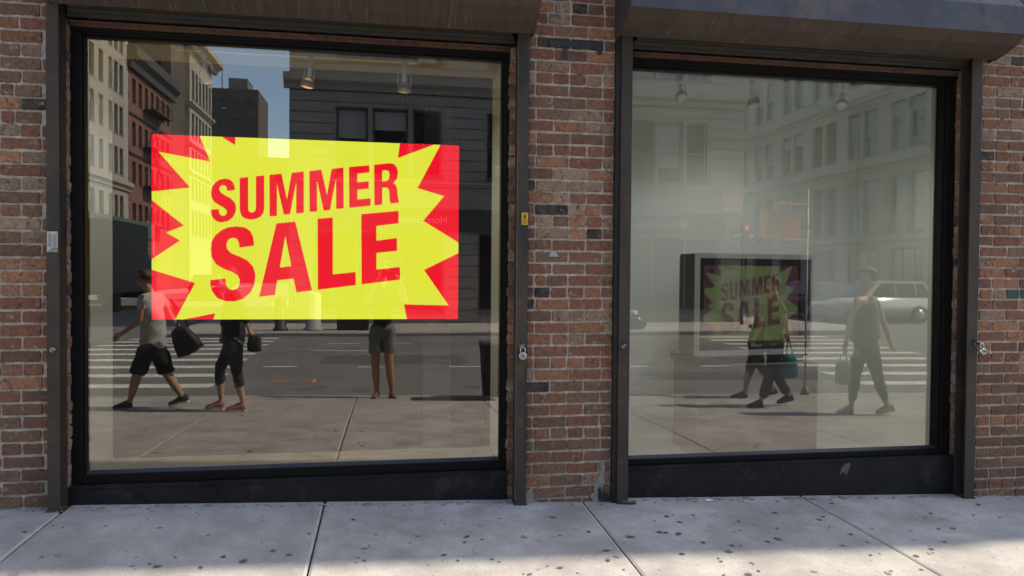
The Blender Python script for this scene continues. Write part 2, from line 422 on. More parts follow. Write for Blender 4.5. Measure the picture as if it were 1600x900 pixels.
def left_special(x, z):
    if x > -1.95 and (2.28 < z < 2.36): return BR[5]
    return None
wl = thing('brick_wall', 'strip of weathered red brick wall left of the sale screen window', 'brick wall', (-2.1, 0, 0), group=None)
wl.location = (0,0,0)
brick_field(wl, -2.33, -1.822, 3.02, 21, phase=.155, special=left_special)
obj('mortar', backing('m', -2.33, -1.80, -.25, 3.02, .0055, .45, 1), MORTAR, wl)
jamb_strip(wl, -1.797, -1.757, 2.80, 31)
def pier_special(x, z):
    if 2.79 < z < 2.845 and .93 < x < 1.33: return BR[5]
    if abs(z-1.665) < .03 and 1.18 < x < 1.30: return BR[5]
    if x < .96 and (1.16 < z < 1.33 or .66 < z < .72): return BR[5]
    if x < .94 and abs(z-1.94) < .04: return BR[5]
    if z < .09 : return BR[2]
    return None
wp = thing('brick_wall', 'brick pier between the two shop windows with black paint mark near its top', 'brick wall')
brick_field(wp, .862, 1.398, 3.50, 22, phase=.155, special=pier_special)
obj('mortar', backing('m', .80, 1.46, -.25, 3.50, .0055, .45, 2), MORTAR, wp)
jamb_strip(wp, .757, .797, 2.80, 32)
# black paint mark (flat, ragged) and lime stain at the foot of the pier
b = bmesh.new()
random.seed(4)
def ragged(b, x0, x1, z0, z1, y, n=14, amp=.006):
    t = [(x0+(x1-x0)*i/n, z1+random.uniform(-amp, amp)) for i in range(n+1)]
    q = [(x1-(x1-x0)*i/n, z0+random.uniform(-amp, amp)) for i in range(n+1)]
    f = b.faces.new([b.verts.new((x, y, z)) for x, z in (t+q)])
ragged(b, .985, 1.155, 2.792, 2.836, -.0075); ragged(b, 1.20, 1.318, 2.795, 2.838, -.0078)
ragged(b, 1.070, 1.095, 2.722, 2.79, -.0076, 5, .003); ragged(b, 1.155, 1.20, 2.815, 2.826, -.0074, 5, .002); ragged(b, 1.285, 1.315, 2.76, 2.795, -.0073, 4)
bmesh.ops.recalc_face_normals(b, faces=b.faces[:])
obj('paint_mark', b, SOOT, wp)
b = bmesh.new()
for (cx, cz, rx, rz) in ((1.35,.20,.018,.05),(1.345,.13,.022,.05),(1.325,.06,.028,.06),(1.31,.0,.035,.05),(.885,.02,.028,.07),(.90,-.02,.05,.03)):
    n = 14; f = b.faces.new([b.verts.new((cx+rx*random.uniform(.7,1.2)*math.cos(6.283*i/n), -.0085-.0002*cz*10, cz+rz*random.uniform(.7,1.2)*math.sin(6.283*i/n))) for i in range(n)])
    b.normal_update()
    r = bmesh.ops.extrude_face_region(b, geom=[f]); bmesh.ops.translate(b, verts=[v for v in r['geom'] if isinstance(v, bmesh.types.BMVert)], vec=(0, .012, 0))
bmesh.ops.recalc_face_normals(b, faces=b.faces[:])
obj('lime_stain', b, EFFLO, wp)
b = bmesh.new()
for (cx, cz, rx, rz) in ((1.330,.035,.012,.05),(1.36,-.01,.03,.05)):
    n = 12; b.faces.new([b.verts.new((cx+rx*random.uniform(.7,1.2)*math.cos(6.283*i/n), -.0125, cz+rz*random.uniform(.7,1.2)*math.sin(6.283*i/n))) for i in range(n)])
bmesh.ops.recalc_face_normals(b, faces=b.faces[:])
obj('damp_patch', b, SOOT, wp)
# silvery sticker remnant
b = bmesh.new()
b.faces.new([b.verts.new(p) for p in ((.990,-.0085,1.508),(1.052,-.0085,1.508),(1.047,-.0085,1.522),(1.030,-.0085,1.541),(1.012,-.0085,1.546),(1.0,-.0085,1.528))])
bmesh.ops.recalc_face_normals(b, faces=b.faces[:])
tag(obj('sticker', b, mat('foil', (.45,.48,.52), .35, .5, var=.3, vscale=60)), 'torn silver sticker stuck to the middle of the brick pier', 'sticker')

def right_special(x, z):
    if 4.28 < x < 4.5 and 1.22 < z < 1.29: return mat('brick_green_paint', (.035,.075,.055), .8, var=.4, vscale=40, bump=.6)
    return None
wr = thing('brick_wall', 'strip of even red brick wall right of the television window', 'brick wall')
brick_field(wr, 3.985, 4.72, 3.50, 23, phase=.03, J=.011, special=right_special)
obj('mortar', backing('m', 3.97, 4.72, -.35, 3.50, .0055, .45, 3), MORTAR, wr)
jamb_strip(wr, 3.895, 3.938, 2.84, 33)

# the rest of the building: body beyond the frame, with brick texture
BT = bpy.data.materials.new('brick_far'); BT.use_nodes = True
n = BT.node_tree.nodes; l = BT.node_tree.links
bt = n.new('ShaderNodeTexBrick'); bt.inputs['Color1'].default_value = (.17,.075,.05,1); bt.inputs['Color2'].default_value = (.12,.065,.045,1)
bt.inputs['Mortar'].default_value = (.24,.2,.16,1); bt.inputs['Scale'].default_value = 1; bt.inputs['Mortar Size'].default_value = .006
bt.inputs['Brick Width'].default_value = .213; bt.inputs['Row Height'].default_value = PITCH
geo = n.new('ShaderNodeNewGeometry'); sp = n.new('ShaderNodeSeparateXYZ'); cb = n.new('ShaderNodeCombineXYZ')
ad = n.new('ShaderNodeMath'); ad.operation = 'ADD'
l.new(geo.outputs['Position'], sp.inputs[0]); l.new(sp.outputs[0], ad.inputs[0]); l.new(sp.outputs[1], ad.inputs[1])
l.new(ad.outputs[0], cb.inputs[0]); l.new(sp.outputs[2], cb.inputs[1]); l.new(cb.outputs[0], bt.inputs['Vector'])
l.new(bt.outputs[0], n['Principled BSDF'].inputs['Base Color']); n['Principled BSDF'].inputs['Roughness'].default_value = .9
def struct(name, b, m): return obj(name, b, m, kind='structure')
b = bmesh.new()
bx(b, -30, -2.332, 0, .5, -1.5, 12); bx(b, 4.722, 40, 0, .5, -1.5, 12)
bx(b, -2.328, .86, .02, .5, 3.15, 12); bx(b, .864, 4.718, .004, .5, 3.502, 12)
bx(b, 1.47, 3.96, .02, .5, 3.15, 3.5)
bx(b, -2.328, -1.83, .02, .5, 3.022, 3.148)
bx(b, .0, .0001, 0, .0001, 11.9, 12)
struct('shop_building', b, BT)
b = bmesh.new(); bx(b, -30.2, 13.9, -.05, .55, 12.002, 12.3); bx(b, 13.9, 40.2, -.0, .55, 12.002, 11.4+.9)
bx(b, -30, 40, .502, 14, -1.5, -.9); bx(b, -30, 40, 13.5, 14, -.9, 12); bx(b, -30, 40, .502, 13.5, 11.5, 11.98)
bx(b, -30.2,-30, .0, 14, -1.5, 12); bx(b, 40, 40.2, 0, 14, -1.5, 12)
struct('shop_roof', b, mat('roof_tar', (.05,.05,.05), .9))
# ------------------------------------------------------------------ shop windows
def shop_window(label, ox0, ox1, gx0, gx1, gz0, gz1, ztop, zsill, patch=None):
    t = thing('shop_window', label, 'window', ((ox0+ox1)/2, .1, zsill))
    inv = lambda o: setattr(o, 'location', (-t.location.x, -t.location.y, -t.location.z)) or o
    def stepped(b, a0, a1, c0, c1, ax):
        # outer member plus an inner bead one step back
        if ax == 'V': bx(b, a0, a1, .100, .19, c0, c1, bev=.002)
        else: bx(b, c0, c1, .100, .19, a0, a1, bev=.002)
    b = bmesh.new(); bx(b, ox0, gx0-.014, .100, .19, zsill, ztop, bev=.002); bx(b, gx0-.014, gx0, .118, .185, gz0-.01, gz1+.01, bev=.002)
    inv(obj('frame_stile', b, BLACKAL, t))
    b = bmesh.new(); bx(b, gx1+.014, ox1, .100, .19, zsill, ztop, bev=.002); bx(b, gx1, gx1+.014, .118, .185, gz0-.01, gz1+.01, bev=.002)
    inv(obj('frame_stile', b, BLACKAL, t))
    b = bmesh.new(); bx(b, gx0-.014, gx1+.014, .102, .19, gz1+.014, ztop-.001, bev=.002); bx(b, gx0, gx1, .120, .185, gz1, gz1+.014, bev=.002)
    inv(obj('frame_head', b, BLACKAL, t))
    b = bmesh.new(); bx(b, gx0-.014, gx1+.014, .098, .19, zsill+.001, gz0-.016, bev=.003)
    inv(obj('frame_sill', b, BLACKAL, t))
    b = bmesh.new(); prism(b, [(.112,gz0-.016),(.1385,gz0-.001),(.1385,gz0-.016)], gx0, gx1)
    inv(obj('sill_bead', b, BEAD, t))
    b = bmesh.new(); vs = bx(b, gx0-.008, gx1+.008, .140, .146, gz0-.008, gz1+.008)
    b.faces.ensure_lookup_table()
    for f in b.faces: f.material_index = 1
    b.normal_update()
    for f in b.faces:
        if abs(f.calc_center_median().y-.140) < 1e-4: f.material_index = 0
    inv(obj('pane', b, [GLASS_F, GLASS_B], t))
    # painted base panel under the frame, with a small ledge on top
    b = bmesh.new()
    rr = random.Random(9); nx = 30
    prof = [(.058,-.4),(.058,zsill-.014),(.052,zsill-.012),(.052,zsill-.002),(.19,zsill-.002),(.19,-.4)]
    prism(b, prof, ox0+.002, ox1-.002)
    inv(obj('base_panel', b, SILLP, t))
    return t, inv
LW, linv = shop_window('left shop window with black frame and the yellow and red sale screen behind it', -1.757, .757, -1.684, .711, .250, 2.723, 2.762, .178)
RW, rinv = shop_window('right shop window with black frame and an old television behind it', 1.508, 3.895, 1.559, 3.807, .226, 2.725, 2.778, .170)
b = bmesh.new()
random.seed(8)
vs = []
for i, (x, z) in enumerate(((3.085,.035),(3.095,.075),(3.12,.105),(3.155,.118),(3.165,.10),(3.155,.075),(3.142,.05),(3.133,.03),(3.128,.045),(3.112,.052),(3.100,.047))):
    vs.append(b.verts.new((x-.06, .0570, z+.03)))
b.faces.new(vs); bmesh.ops.recalc_face_normals(b, faces=b.faces[:])
rinv(obj('bare_patch', b, mat('bare_primer', (.115,.085,.085), .7, var=.2, vscale=30), RW))

# ------------------------------------------------------------------ roller shutters (rolled up) with hoods and rails
def shutter(label, hx0, hx1, prof, rails, barx, barz, ztop_rail):
    t = thing('roller_shutter', label, 'roller shutter', ((hx0+hx1)/2, -.1, prof[0][1]))
    inv = lambda o: setattr(o, 'location', (-t.location.x, -t.location.y, -t.location.z)) or o
    b = bmesh.new()
    n = len(prof); nseg = 24
    rings = []
    rr = random.Random(2)
    for k in range(nseg+1):
        x = hx0+(hx1-hx0)*k/nseg
        rings.append([b.verts.new((x, y+(rr.uniform(-.0012,.0012) if y < -.07 else 0), z+(rr.uniform(-.0012,.0012)))) for y, z in prof])
    for A, B in zip(rings, rings[1:]):
        for i in range(n-1):
            f = b.faces.new((A[i], A[i+1], B[i+1], B[i])); f.material_index = 0 if i < HB else 1
    bmesh.ops.recalc_face_normals(b, faces=b.faces[:])
    o = inv(obj('hood', b, [HOOD_BROWN, HOOD_SLATE], t))
    md = o.modifiers.new('s', 'SOLIDIFY'); md.thickness = .003; md.offset = -1
    for k, x in enumerate((hx0, hx1)):
        b = bmesh.new(); s = .004
        pr = [(y-.004 if y < -.05 else y, z+(-.003 if i == 0 else .002)) for i, (y, z) in enumerate(prof)]+[(.0, prof[-1][1]+.002), (.0, prof[0][1]-.003)]
        prism(b, pr, x-s if k else x-.006, x+.006 if k else x+s)
        inv(obj('hood_end', b, HOOD_BROWN, t))
    for (x0, x1, op, m) in rails:
        b = bmesh.new(); th = .005; y0, y1 = -.048, .052; zb = zs((x0+x1)/2, 0)-.03
        if op > 0:   pr = [(x0,y0),(x1,y0),(x1,y0+th),(x0+th,y0+th),(x0+th,y1-th),(x1,y1-th),(x1,y1),(x0,y1)]
        else:        pr = [(x1,y0),(x0,y0),(x0,y0+th),(x1-th,y0+th),(x1-th,y1-th),(x0,y1-th),(x0,y1),(x1,y1)]
        prism(b, pr, zb, ztop_rail, 'Z')
        # lip turned inward and a welded foot plate
        bx(b, x0-.006, x1+.006, y0-.012, .045, zb, zb+.034)
        inv(obj('guide_rail', b, m, t))
    x0, x1 = barx
    b = bmesh.new(); prism(b, [(.078,barz+.010),(.078,barz+.028),(.055,barz+.031),(.050,barz+.027),(.050,barz+.033),(.095,barz+.034),(.095,barz+.010)], x0, x1)
    inv(obj('bottom_bar', b, RUST, t))
    for i, (y, z) in enumerate(((.040, barz+.046), (.012, barz+.062), (-.02, barz+.080))):
        b = bmesh.new(); prism(b, [(y,z),(y-.012,z+.008),(y-.014,z+.018),(y-.004,z+.030),(y+.02,z+.030),(y+.02,z)], x0+.012*i, x1-.012*i)
        inv(obj('slat', b, mat('shutter_slat', (.034,.032,.027), .6, .3, var=.35, vscale=6, spots=[((.05,.03,.02), 9, .6, .1)]) if i != 2 else STEEL_DARK, t))
    # inner closing soffit
    b = bmesh.new(); bx(b, x0-.02, x1+.02, -.04, .0985, barz+.112, barz+.118); bx(b, x0-.02, x1+.02, .094, .0985, barz-.012, barz+.112)
    inv(obj('soffit', b, BLACKAL, t))
    return t, inv
HB = 3
ls, lsi = shutter('rolled-up shutter with brown hood and steel rails around the sale screen window', -1.80, .872,
    [(-.055,2.846),(-.13,2.884),(-.23,2.946),(-.31,3.02),(-.31,3.22),(-.20,3.38),(-.002,3.38)],
    [(-1.819,-1.756,1,STEEL),(.786,.853,-1,STEEL)], (-1.745,.776), 2.763, 2.90)
rs, rsi = shutter('rolled-up shutter with slate and brown hood over the television window', 1.405, 4.045,
    [(-.055,2.868),(-.14,2.882),(-.23,2.912),(-.305,2.962),(-.305,3.138),(-.19,3.31),(-.002,3.31)],
    [(1.432,1.502,1,STEEL),(3.887,3.964,-1,STEEL)], (1.51,3.905), 2.779, 2.93)
b = bmesh.new(); bx(b, 1.402, 1.431, -.035, .02, -.08, 3.6); bx(b, 1.4312, 1.47, -.02, .02, 2.93, 3.6)
rsi(obj('edge_plate', b, STEEL_DARK, rs))
# small lock staples on the rails
def staple(parent, inv, x, z):
    b = bmesh.new(); lathe(b, [(.013,-.060),(.015,-.056),(.015,-.048)], 14, (x,0,z), 'Y')
    tube(b, [(x-.006,-.058,z+.010),(x+.004,-.078,z+.016),(x+.012,-.078,z+.004),(x+.006,-.058,z-.010)], .0032, 8)
    inv(obj('lock_staple', b, mat('bright_steel', (.32,.31,.30), .3, .9, var=.3, vscale=60), parent))
staple(ls, lsi, -1.789, .965); staple(rs, rsi, 1.460, .955); staple(ls, lsi, .818, .962); staple(rs, rsi, 3.945, .955)

# padlocks
def padlock(label, x, y, z, rz, ry=0, th=1):
    t = thing('padlock', label, 'padlock', (x, y, z), rz); t.rotation_euler = (0, ry, rz)
    CH = mat('lock_chrome', (.62,.60,.58), .22, .95, var=.25, vscale=90, bump=.1)
    b = bmesh.new(); lathe(b, [(.021,-.009),(.024,-.006),(.0245,.006*th),(.021,.010*th)], 28, (0,0,0), 'Y'); obj('body', b, CH, t)
    b = bmesh.new(); lathe(b, [(.0165,-.0105),(.0175,-.009)], 24, (0,0,0), 'Y'); d = obj('dial', b, mat('lock_dial', (.42,.38,.36), .45, .3, var=.5, vscale=260), t)
    b = bmesh.new(); lathe(b, [(.006,-.021),(.0075,-.018),(.0075,-.0105)], 12, (0,0,0), 'Y'); obj('knob', b, mat('lock_knob', (.22,.2,.2), .3, .8), d)
    b = bmesh.new(); P = [(-.0145,0,.018),(-.0145,0,.040)]+[(-.0145*math.cos(a), 0, .040+.0145*math.sin(a)) for a in lin(.3, 2.84, 7)]+[(.0145,0,.040),(.0145,0,.018)]
    tube(b, P, .0034, 10); obj('shackle', b, CH, t)
padlock('round combination padlock hanging face-on from the rail right of the sale window', .822, -.068, .905, 0)
padlock('round combination padlock turned sideways on the rail right of the television window', 3.975, -.085, .905, R(10), R(-14), 1.7)
b = bmesh.new(); bx(b, 3.925, 3.955, -.052, -.047, .945, .985); tube(b, [(3.935,-.05,.965),(3.95,-.075,.955),(3.957,-.085,.94)], .006, 8)
rsi(obj('hasp', b, STEEL_DARK, rs))

# stickers on the rails
def sticker(name, label, x0, x1, z0, z1, y, base, marks):
    t = thing(name, label, 'sticker', ((x0+x1)/2, y, z0))
    inv = lambda o: setattr(o, 'location', (-t.location.x, -t.location.y, -t.location.z)) or o
    b = bmesh.new(); bx(b, x0, x1, y, y+.001, z0, z1); inv(obj('backing_paper', b, base, t))
    b = bmesh.new()
    for (u0,u1,v0,v1) in marks:
        bx(b, x0+(x1-x0)*u0, x0+(x1-x0)*u1, y-.0006, y-.0001, z0+(z1-z0)*v0, z0+(z1-z0)*v1)
    inv(obj('print', b, mat('sticker_ink', (.05,.05,.05), .7), t))
    return t, inv
_m = [(.12,.44,v,v+.025) for v in lin(.28,.86,9)]+[(.56,.88,v,v+.025) for v in lin(.24,.82,8)]
t, inv = sticker('sticker', 'small white printed notice stuck on the left guide rail', -1.816, -1.762, 1.500, 1.612, -.0502, mat('notice_paper', (.42,.43,.41), .7, var=.15, vscale=40), _m)
b = bmesh.new()
random.seed(2)
for k in range(26):
    x, z = random.uniform(-1.812,-1.766), random.uniform(1.502,1.520); bx(b, x, x+.005, -.0509, -.0504, z, z+.004)
inv(obj('leaf_print', b, mat('leaf_ink', (.12,.13,.03), .7), t))
sticker('sticker', 'small yellow warning sticker on the rail beside the brick pier', .812, .851, 1.698, 1.772, -.0502,
    mat('yellow_sticker', (.62,.40,.03), .5), [(.3,.7,.55,.80),(.18,.82,.40,.47),(.3,.7,.86,.90),(.15,.85,.12,.17),(.15,.85,.24,.29)])
b = bmesh.new()
P = [(2.02,-.030),(2.05,-.018),(2.085,-.024),(2.075,-.040),(2.045,-.043)]
f = b.faces.new([b.verts.new((x, y, zs(x,-y)+.004+.006*(i%2))) for i, (x, y) in enumerate(P)])
r = bmesh.ops.extrude_face_region(b, geom=[f]); bmesh.ops.translate(b, verts=[v for v in r['geom'] if isinstance(v, bmesh.types.BMVert)], vec=(0,0,.003))
bmesh.ops.recalc_face_normals(b, faces=b.faces[:])
tag(obj('paper_scrap', b, PAPER), 'small white scrap of paper on the sidewalk below the television window', 'litter')
b = bmesh.new(); tube(b, [(1.45,-.05,zs(1.45,0)+.012),(1.50,-.075,zs(1.5,0)+.014),(1.545,-.07,zs(1.5,0)+.012)], .011, 7)
tag(obj('rusty_bolt', b, RUST), 'rusty bolt stub lying at the foot of the rail right of the brick pier', 'bolt')

# ------------------------------------------------------------------ display interiors
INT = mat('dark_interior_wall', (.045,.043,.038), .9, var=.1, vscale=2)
b = bmesh.new()
bx(b, -1.72, -1.690, .19, .56, .0, 2.78); obj('wall_return_left', b, WALLW, kind='structure')
b = bmesh.new(); bx(b, .716, .745, .19, .56, .0, 2.78); obj('wall_return_right', b, WALLW, kind='structure')
b = bmesh.new(); bx(b, -1.689, .715, .19, .56, 2.729, 2.76); obj('ceiling_left', b, mat('ceiling_paint', (.62,.60,.54), .85), kind='structure')
b = bmesh.new(); bx(b, -1.689, .715, .19, .565, .16, .212); obj('display_floor_left', b, mat('display_floor_paint', (.30,.32,.33), .6, var=.08), kind='structure')
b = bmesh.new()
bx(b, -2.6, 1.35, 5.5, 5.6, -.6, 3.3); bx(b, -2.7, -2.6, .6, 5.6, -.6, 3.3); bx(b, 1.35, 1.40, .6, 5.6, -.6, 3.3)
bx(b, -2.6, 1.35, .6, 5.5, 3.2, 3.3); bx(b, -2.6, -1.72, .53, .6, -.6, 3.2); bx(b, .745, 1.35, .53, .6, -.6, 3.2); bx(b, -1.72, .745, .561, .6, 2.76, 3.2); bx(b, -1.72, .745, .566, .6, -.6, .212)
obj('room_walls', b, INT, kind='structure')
b = bmesh.new(); bx(b, -2.6, 1.35, .6, 5.5, -.7, -.6); obj('room_floor', b, mat('dark_floor', (.05,.047,.042), .4), kind='structure')
b = bmesh.new(); bx(b, .42, .72, 3.6, 3.86, -.6, 3.2, bev=.01)
tag(obj('column', b, mat('column_paint', (.42,.40,.36), .8)), 'square pale column standing deep in the dark room behind the sale screen', 'column')

b = bmesh.new(); bx(b, 1.47, 3.93, 1.05, 1.10, -.1, 2.85); obj('back_wall_right', b, WALLG, kind='structure')
b = bmesh.new(); bx(b, 3.803, 3.84, .19, 1.049, -.1, 2.85); obj('side_wall_right', b, WALLG, kind='structure')
b = bmesh.new(); bx(b, 1.50, 1.545, .19, 1.049, -.1, 2.85); obj('side_wall_left', b, WALLG, kind='structure')
b = bmesh.new(); bx(b, 1.546, 3.802, .19, 1.049, 2.765, 2.80); obj('ceiling_right', b, WALLG, kind='structure')
b = bmesh.new(); bx(b, 1.546, 3.802, .19, 1.049, .10, .150); obj('display_floor_right', b, mat('display_floor_grey', (.60,.60,.56), .6), kind='structure')

# track lighting
TRK = mat('track_white', (.74,.72,.67), .4)
TRKD = mat('track_basket', (.40,.39,.35), .45, .3, var=.3, vscale=200)
def spotlight(label, x, y, z, tilt, rz, lamp_m, watts=0):
    t = thing('track_spotlight', label, 'spotlight', (x, y, z), 0, 'track spotlights in the shop windows')
    b = bmesh.new(); bx(b, -.016, .016, -.012, .012, -.03, 0, bev=.003); tube(b, [(0,0,-.03),(0,0,-.045)], .007, 8); obj('adaptor', b, TRK, t)
    rot = Matrix.Rotation(tilt, 4, 'X') ; rot = Matrix.Rotation(rz, 4, 'Z') @ rot
    def put(o): o.matrix_local = Matrix.Translation((0,0,-.05)) @ rot; return o
    b = bmesh.new(); P = [(.040*math.sin(a), 0, -.048-.040*math.cos(a)*-1.05+ .0) for a in lin(-1.5,1.5,12)]
    P = [(-.040,0,-.095)]+[(-.040*math.cos(a), 0, -.030+.030*math.sin(a)) for a in lin(0, math.pi, 9)]+[(.040,0,-.095)]
    tube(b, P, .0028, 7); put(obj('yoke', b, TRK, t))
    b = bmesh.new(); lathe(b, [(.014,-.012),(.0165,-.016),(.0165,-.072),(.019,-.076)], 16); put(obj('lamp_socket', b, TRK, t))
    b = bmesh.new()
    seg = 18
    for (r0,h0,r1,h1) in ((.020,-.070,.036,-.092),):
        for k in range(seg):
            a0 = 2*math.pi*k/seg; a1 = a0+2*math.pi/seg
            for s in (1, -1):
                tube(b, [(r0*math.cos(a0), r0*math.sin(a0), h0), (r1*math.cos(a0+s*.35), r1*math.sin(a0+s*.35), h1)], .0016, 4, cap=False)
    lathe(b, [(.0362,-.091),(.0375,-.091),(.0425,-.118),(.0415,-.128),(.0385,-.128),(.0385,-.10)], 24)
    k = put(obj('lamp_basket', b, TRKD, t))
    if watts:
        L_ = bpy.data.lights.new('lamp_light', 'SPOT'); L_.energy = watts; L_.color = (1,.93,.80); L_.shadow_soft_size = .03; L_.spot_size = R(176); L_.spot_blend = .9  # light added to every head to brighten the displays
        lo = bpy.data.objects.new('lamp_light', L_); link(lo, t); lo.matrix_local = Matrix.Translation((0,0,-.05)) @ rot @ Matrix.Translation((0,0,-.145))
    b = bmesh.new(); lathe(b, [(.012,-.075),(.034,-.100),(.0375,-.122),(.030,-.132),(.012,-.136)], 20); put(obj('bulb', b, lamp_m, t))
    return t
BULB = mat('bulb_glass', (.55,.55,.50), .12, 0, coat=.5, emit=(1,.95,.82), es=.02)
AMB = mat('amber_bulb', (.75,.48,.16), .2, 0, coat=.5, var=.4, vscale=120, emit=(1,.55,.15), es=.3)
for x, s, m, lab in ((-1.062,.10,BULB,'leftmost of the three white track spotlights above the sale screen'),
                 (-.452,.22,AMB,'middle white track spotlight above the sale screen with an amber bulb'),
                 (.113,0,BULB,'rightmost white track spotlight above the sale screen, beside the dark pole')):
    spotlight(lab, x, .215, 2.706, s, .9 if m is AMB else 0, m, 3.4)
for x, s, z, lab in ((1.940,-.45,0,'leftmost of the three track spotlights above the television'),
                 (2.467,-.1,.8,'middle track spotlight above the television'),
                 (3.142,-.5,-.6,'rightmost track spotlight above the television, tipped sideways')):
    spotlight(lab, x, .28, 2.738, s, z, BULB, 4.2 if x < 2 else 7.0)
b = bmesh.new(); bx(b, -1.22, .205, .195, .235, 2.706, 2.728, bev=.003)
tag(obj('lighting_track', b, TRK), 'white lighting track under the ceiling above the sale screen', 'light track')
b = bmesh.new(); bx(b, 1.775, 3.307, .26, .30, 2.738, 2.764, bev=.003)
tag(obj('lighting_track', b, TRK), 'pale lighting track under the ceiling above the television', 'light track')

# ------------------------------------------------------------------ sale artwork shared by screen and television
from mathutils.geometry import tessellate_polygon
ART = {
    'star': [(0.148,1),(0.2168,0.9995),(0.2585,0.9564),(0.2592,1),(0.7967,1),(0.7903,0.9168),(0.9128,1),(0.9355,1),(0.8572,0.7489),(0.9492,0.7071),(0.8774,0.5632),(0.9996,0.4418),(0.9999,0.3808),(0.8812,0.2814),(0.9669,0.0784),(0.8133,0.084),(0.8238,0),(0.1905,0.0009),(0.1967,0.0346),(0.1,0.0013),(0.0721,0.0014),(0.1335,0.1996),(0.0002,0.2703),(0.0003,0.3269),(0.087,0.43),(0.0446,0.4718),(0.0991,0.5113),(0.0005,0.646),(0.0005,0.6925),(0.1179,0.7186),(0.0207,0.907),(0.1801,0.8625)],
    'S1': [(0.258,0.7117),(0.257,0.7323),(0.2515,0.7541),(0.242,0.7673),(0.228,0.7722),(0.2107,0.7658),(0.1965,0.7487),(0.1865,0.7238),(0.1825,0.6936),(0.1847,0.6693),(0.1927,0.6449),(0.2091,0.6263),(0.2232,0.6132),(0.231,0.6023),(0.2333,0.5887),(0.231,0.5767),(0.2232,0.5681),(0.2154,0.5692),(0.2098,0.5798),(0.2075,0.5934),(0.2069,0.6053),(0.1815,0.5991),(0.1835,0.575),(0.1911,0.5509),(0.2036,0.5356),(0.2186,0.5325),(0.2377,0.5419),(0.2528,0.5635),(0.2609,0.5936),(0.2615,0.6235),(0.2564,0.6447),(0.2437,0.6662),(0.228,0.6792),(0.2137,0.695),(0.2085,0.714),(0.2099,0.7249),(0.2169,0.736),(0.2264,0.7354),(0.2326,0.7231),(0.2332,0.705)],
    'U': [(0.2731,0.7773),(0.3,0.7839),(0.3001,0.6134),(0.3024,0.5969),(0.3087,0.5887),(0.3166,0.5904),(0.3231,0.6005),(0.325,0.6171),(0.3248,0.789),(0.3511,0.7959),(0.3513,0.6164),(0.3483,0.588),(0.3381,0.5665),(0.3228,0.5543),(0.3065,0.5513),(0.2892,0.556),(0.2781,0.5732),(0.2736,0.6029)],
    'M1': [(0.3677,0.7996),(0.4063,0.8072),(0.4242,0.6653),(0.4393,0.8142),(0.4784,0.8237),(0.4788,0.5949),(0.4541,0.5897),(0.4538,0.7638),(0.434,0.5861),(0.4146,0.5815),(0.3917,0.7499),(0.3919,0.574),(0.3685,0.5711)],
    'M2': [(0.4963,0.8271),(0.5356,0.8366),(0.5543,0.6932),(0.569,0.8434),(0.6082,0.8523),(0.6093,0.6251),(0.5848,0.6195),(0.5836,0.7897),(0.5642,0.6134),(0.5436,0.609),(0.5215,0.7781),(0.5218,0.6032),(0.4978,0.6005)],
    'E1': [(0.6264,0.8565),(0.6941,0.8702),(0.6949,0.8302),(0.6541,0.8213),(0.6542,0.7716),(0.6918,0.7799),(0.6928,0.7385),(0.6543,0.7306),(0.6545,0.6755),(0.6987,0.6838),(0.6988,0.6426),(0.628,0.6276)],
    'R': [(0.71,0.8736),(0.7614,0.8855),(0.7767,0.8816),(0.787,0.8622),(0.7905,0.8312),(0.7878,0.7998),(0.7753,0.7734),(0.7838,0.7626),(0.788,0.7399),(0.7901,0.6945),(0.7954,0.6635),(0.7661,0.6583),(0.7628,0.6792),(0.7618,0.7217),(0.7585,0.7415),(0.7501,0.748),(0.7376,0.7452),(0.7379,0.65),(0.7116,0.6449)],
    'S2': [(0.3184,0.4078),(0.2729,0.3958),(0.2707,0.4242),(0.2644,0.4434),(0.2517,0.4497),(0.2375,0.4399),(0.2311,0.4123),(0.2343,0.3847),(0.2471,0.3632),(0.2723,0.3472),(0.2977,0.3255),(0.3154,0.2926),(0.3234,0.2485),(0.3202,0.193),(0.3074,0.1487),(0.2853,0.1153),(0.2567,0.0997),(0.2282,0.1014),(0.2029,0.1178),(0.1872,0.1535),(0.1816,0.1861),(0.1804,0.2155),(0.2282,0.2252),(0.2298,0.1921),(0.2377,0.17),(0.2502,0.162),(0.2645,0.1702),(0.2724,0.1897),(0.274,0.22),(0.2677,0.2422),(0.2501,0.2613),(0.2217,0.2802),(0.1998,0.3016),(0.1856,0.3399),(0.1816,0.3783),(0.1842,0.422),(0.1966,0.4608),(0.2154,0.4887),(0.2377,0.5058),(0.2639,0.5119),(0.2903,0.5067),(0.3065,0.4879),(0.3157,0.4564),(0.3184,0.4282)],
    'A': [(0.3354,0.1254),(0.3903,0.5318),(0.4508,0.5444),(0.5066,0.1621),(0.4558,0.151),(0.4459,0.2276),(0.3932,0.2174),(0.3861,0.1363)],
    'L': [(0.5237,0.5622),(0.5735,0.5711),(0.5742,0.2521),(0.6495,0.2668),(0.6507,0.1931),(0.5255,0.1658)],
    'E2': [(0.6679,0.5924),(0.7927,0.6168),(0.794,0.5466),(0.7184,0.529),(0.7186,0.4445),(0.7877,0.462),(0.789,0.3899),(0.719,0.376),(0.7193,0.2809),(0.7989,0.2974),(0.8002,0.2258),(0.6701,0.198)],
    'Rhole': [(0.7373,0.8425),(0.7513,0.8458),(0.76,0.8383),(0.7626,0.8185),(0.7601,0.7955),(0.7515,0.7839),(0.7375,0.7814)],
    'Ahole': [(0.4191,0.4642),(0.4387,0.2974),(0.4011,0.2872)],
}
HOLES = {'R': 'Rhole', 'A': 'Ahole'}
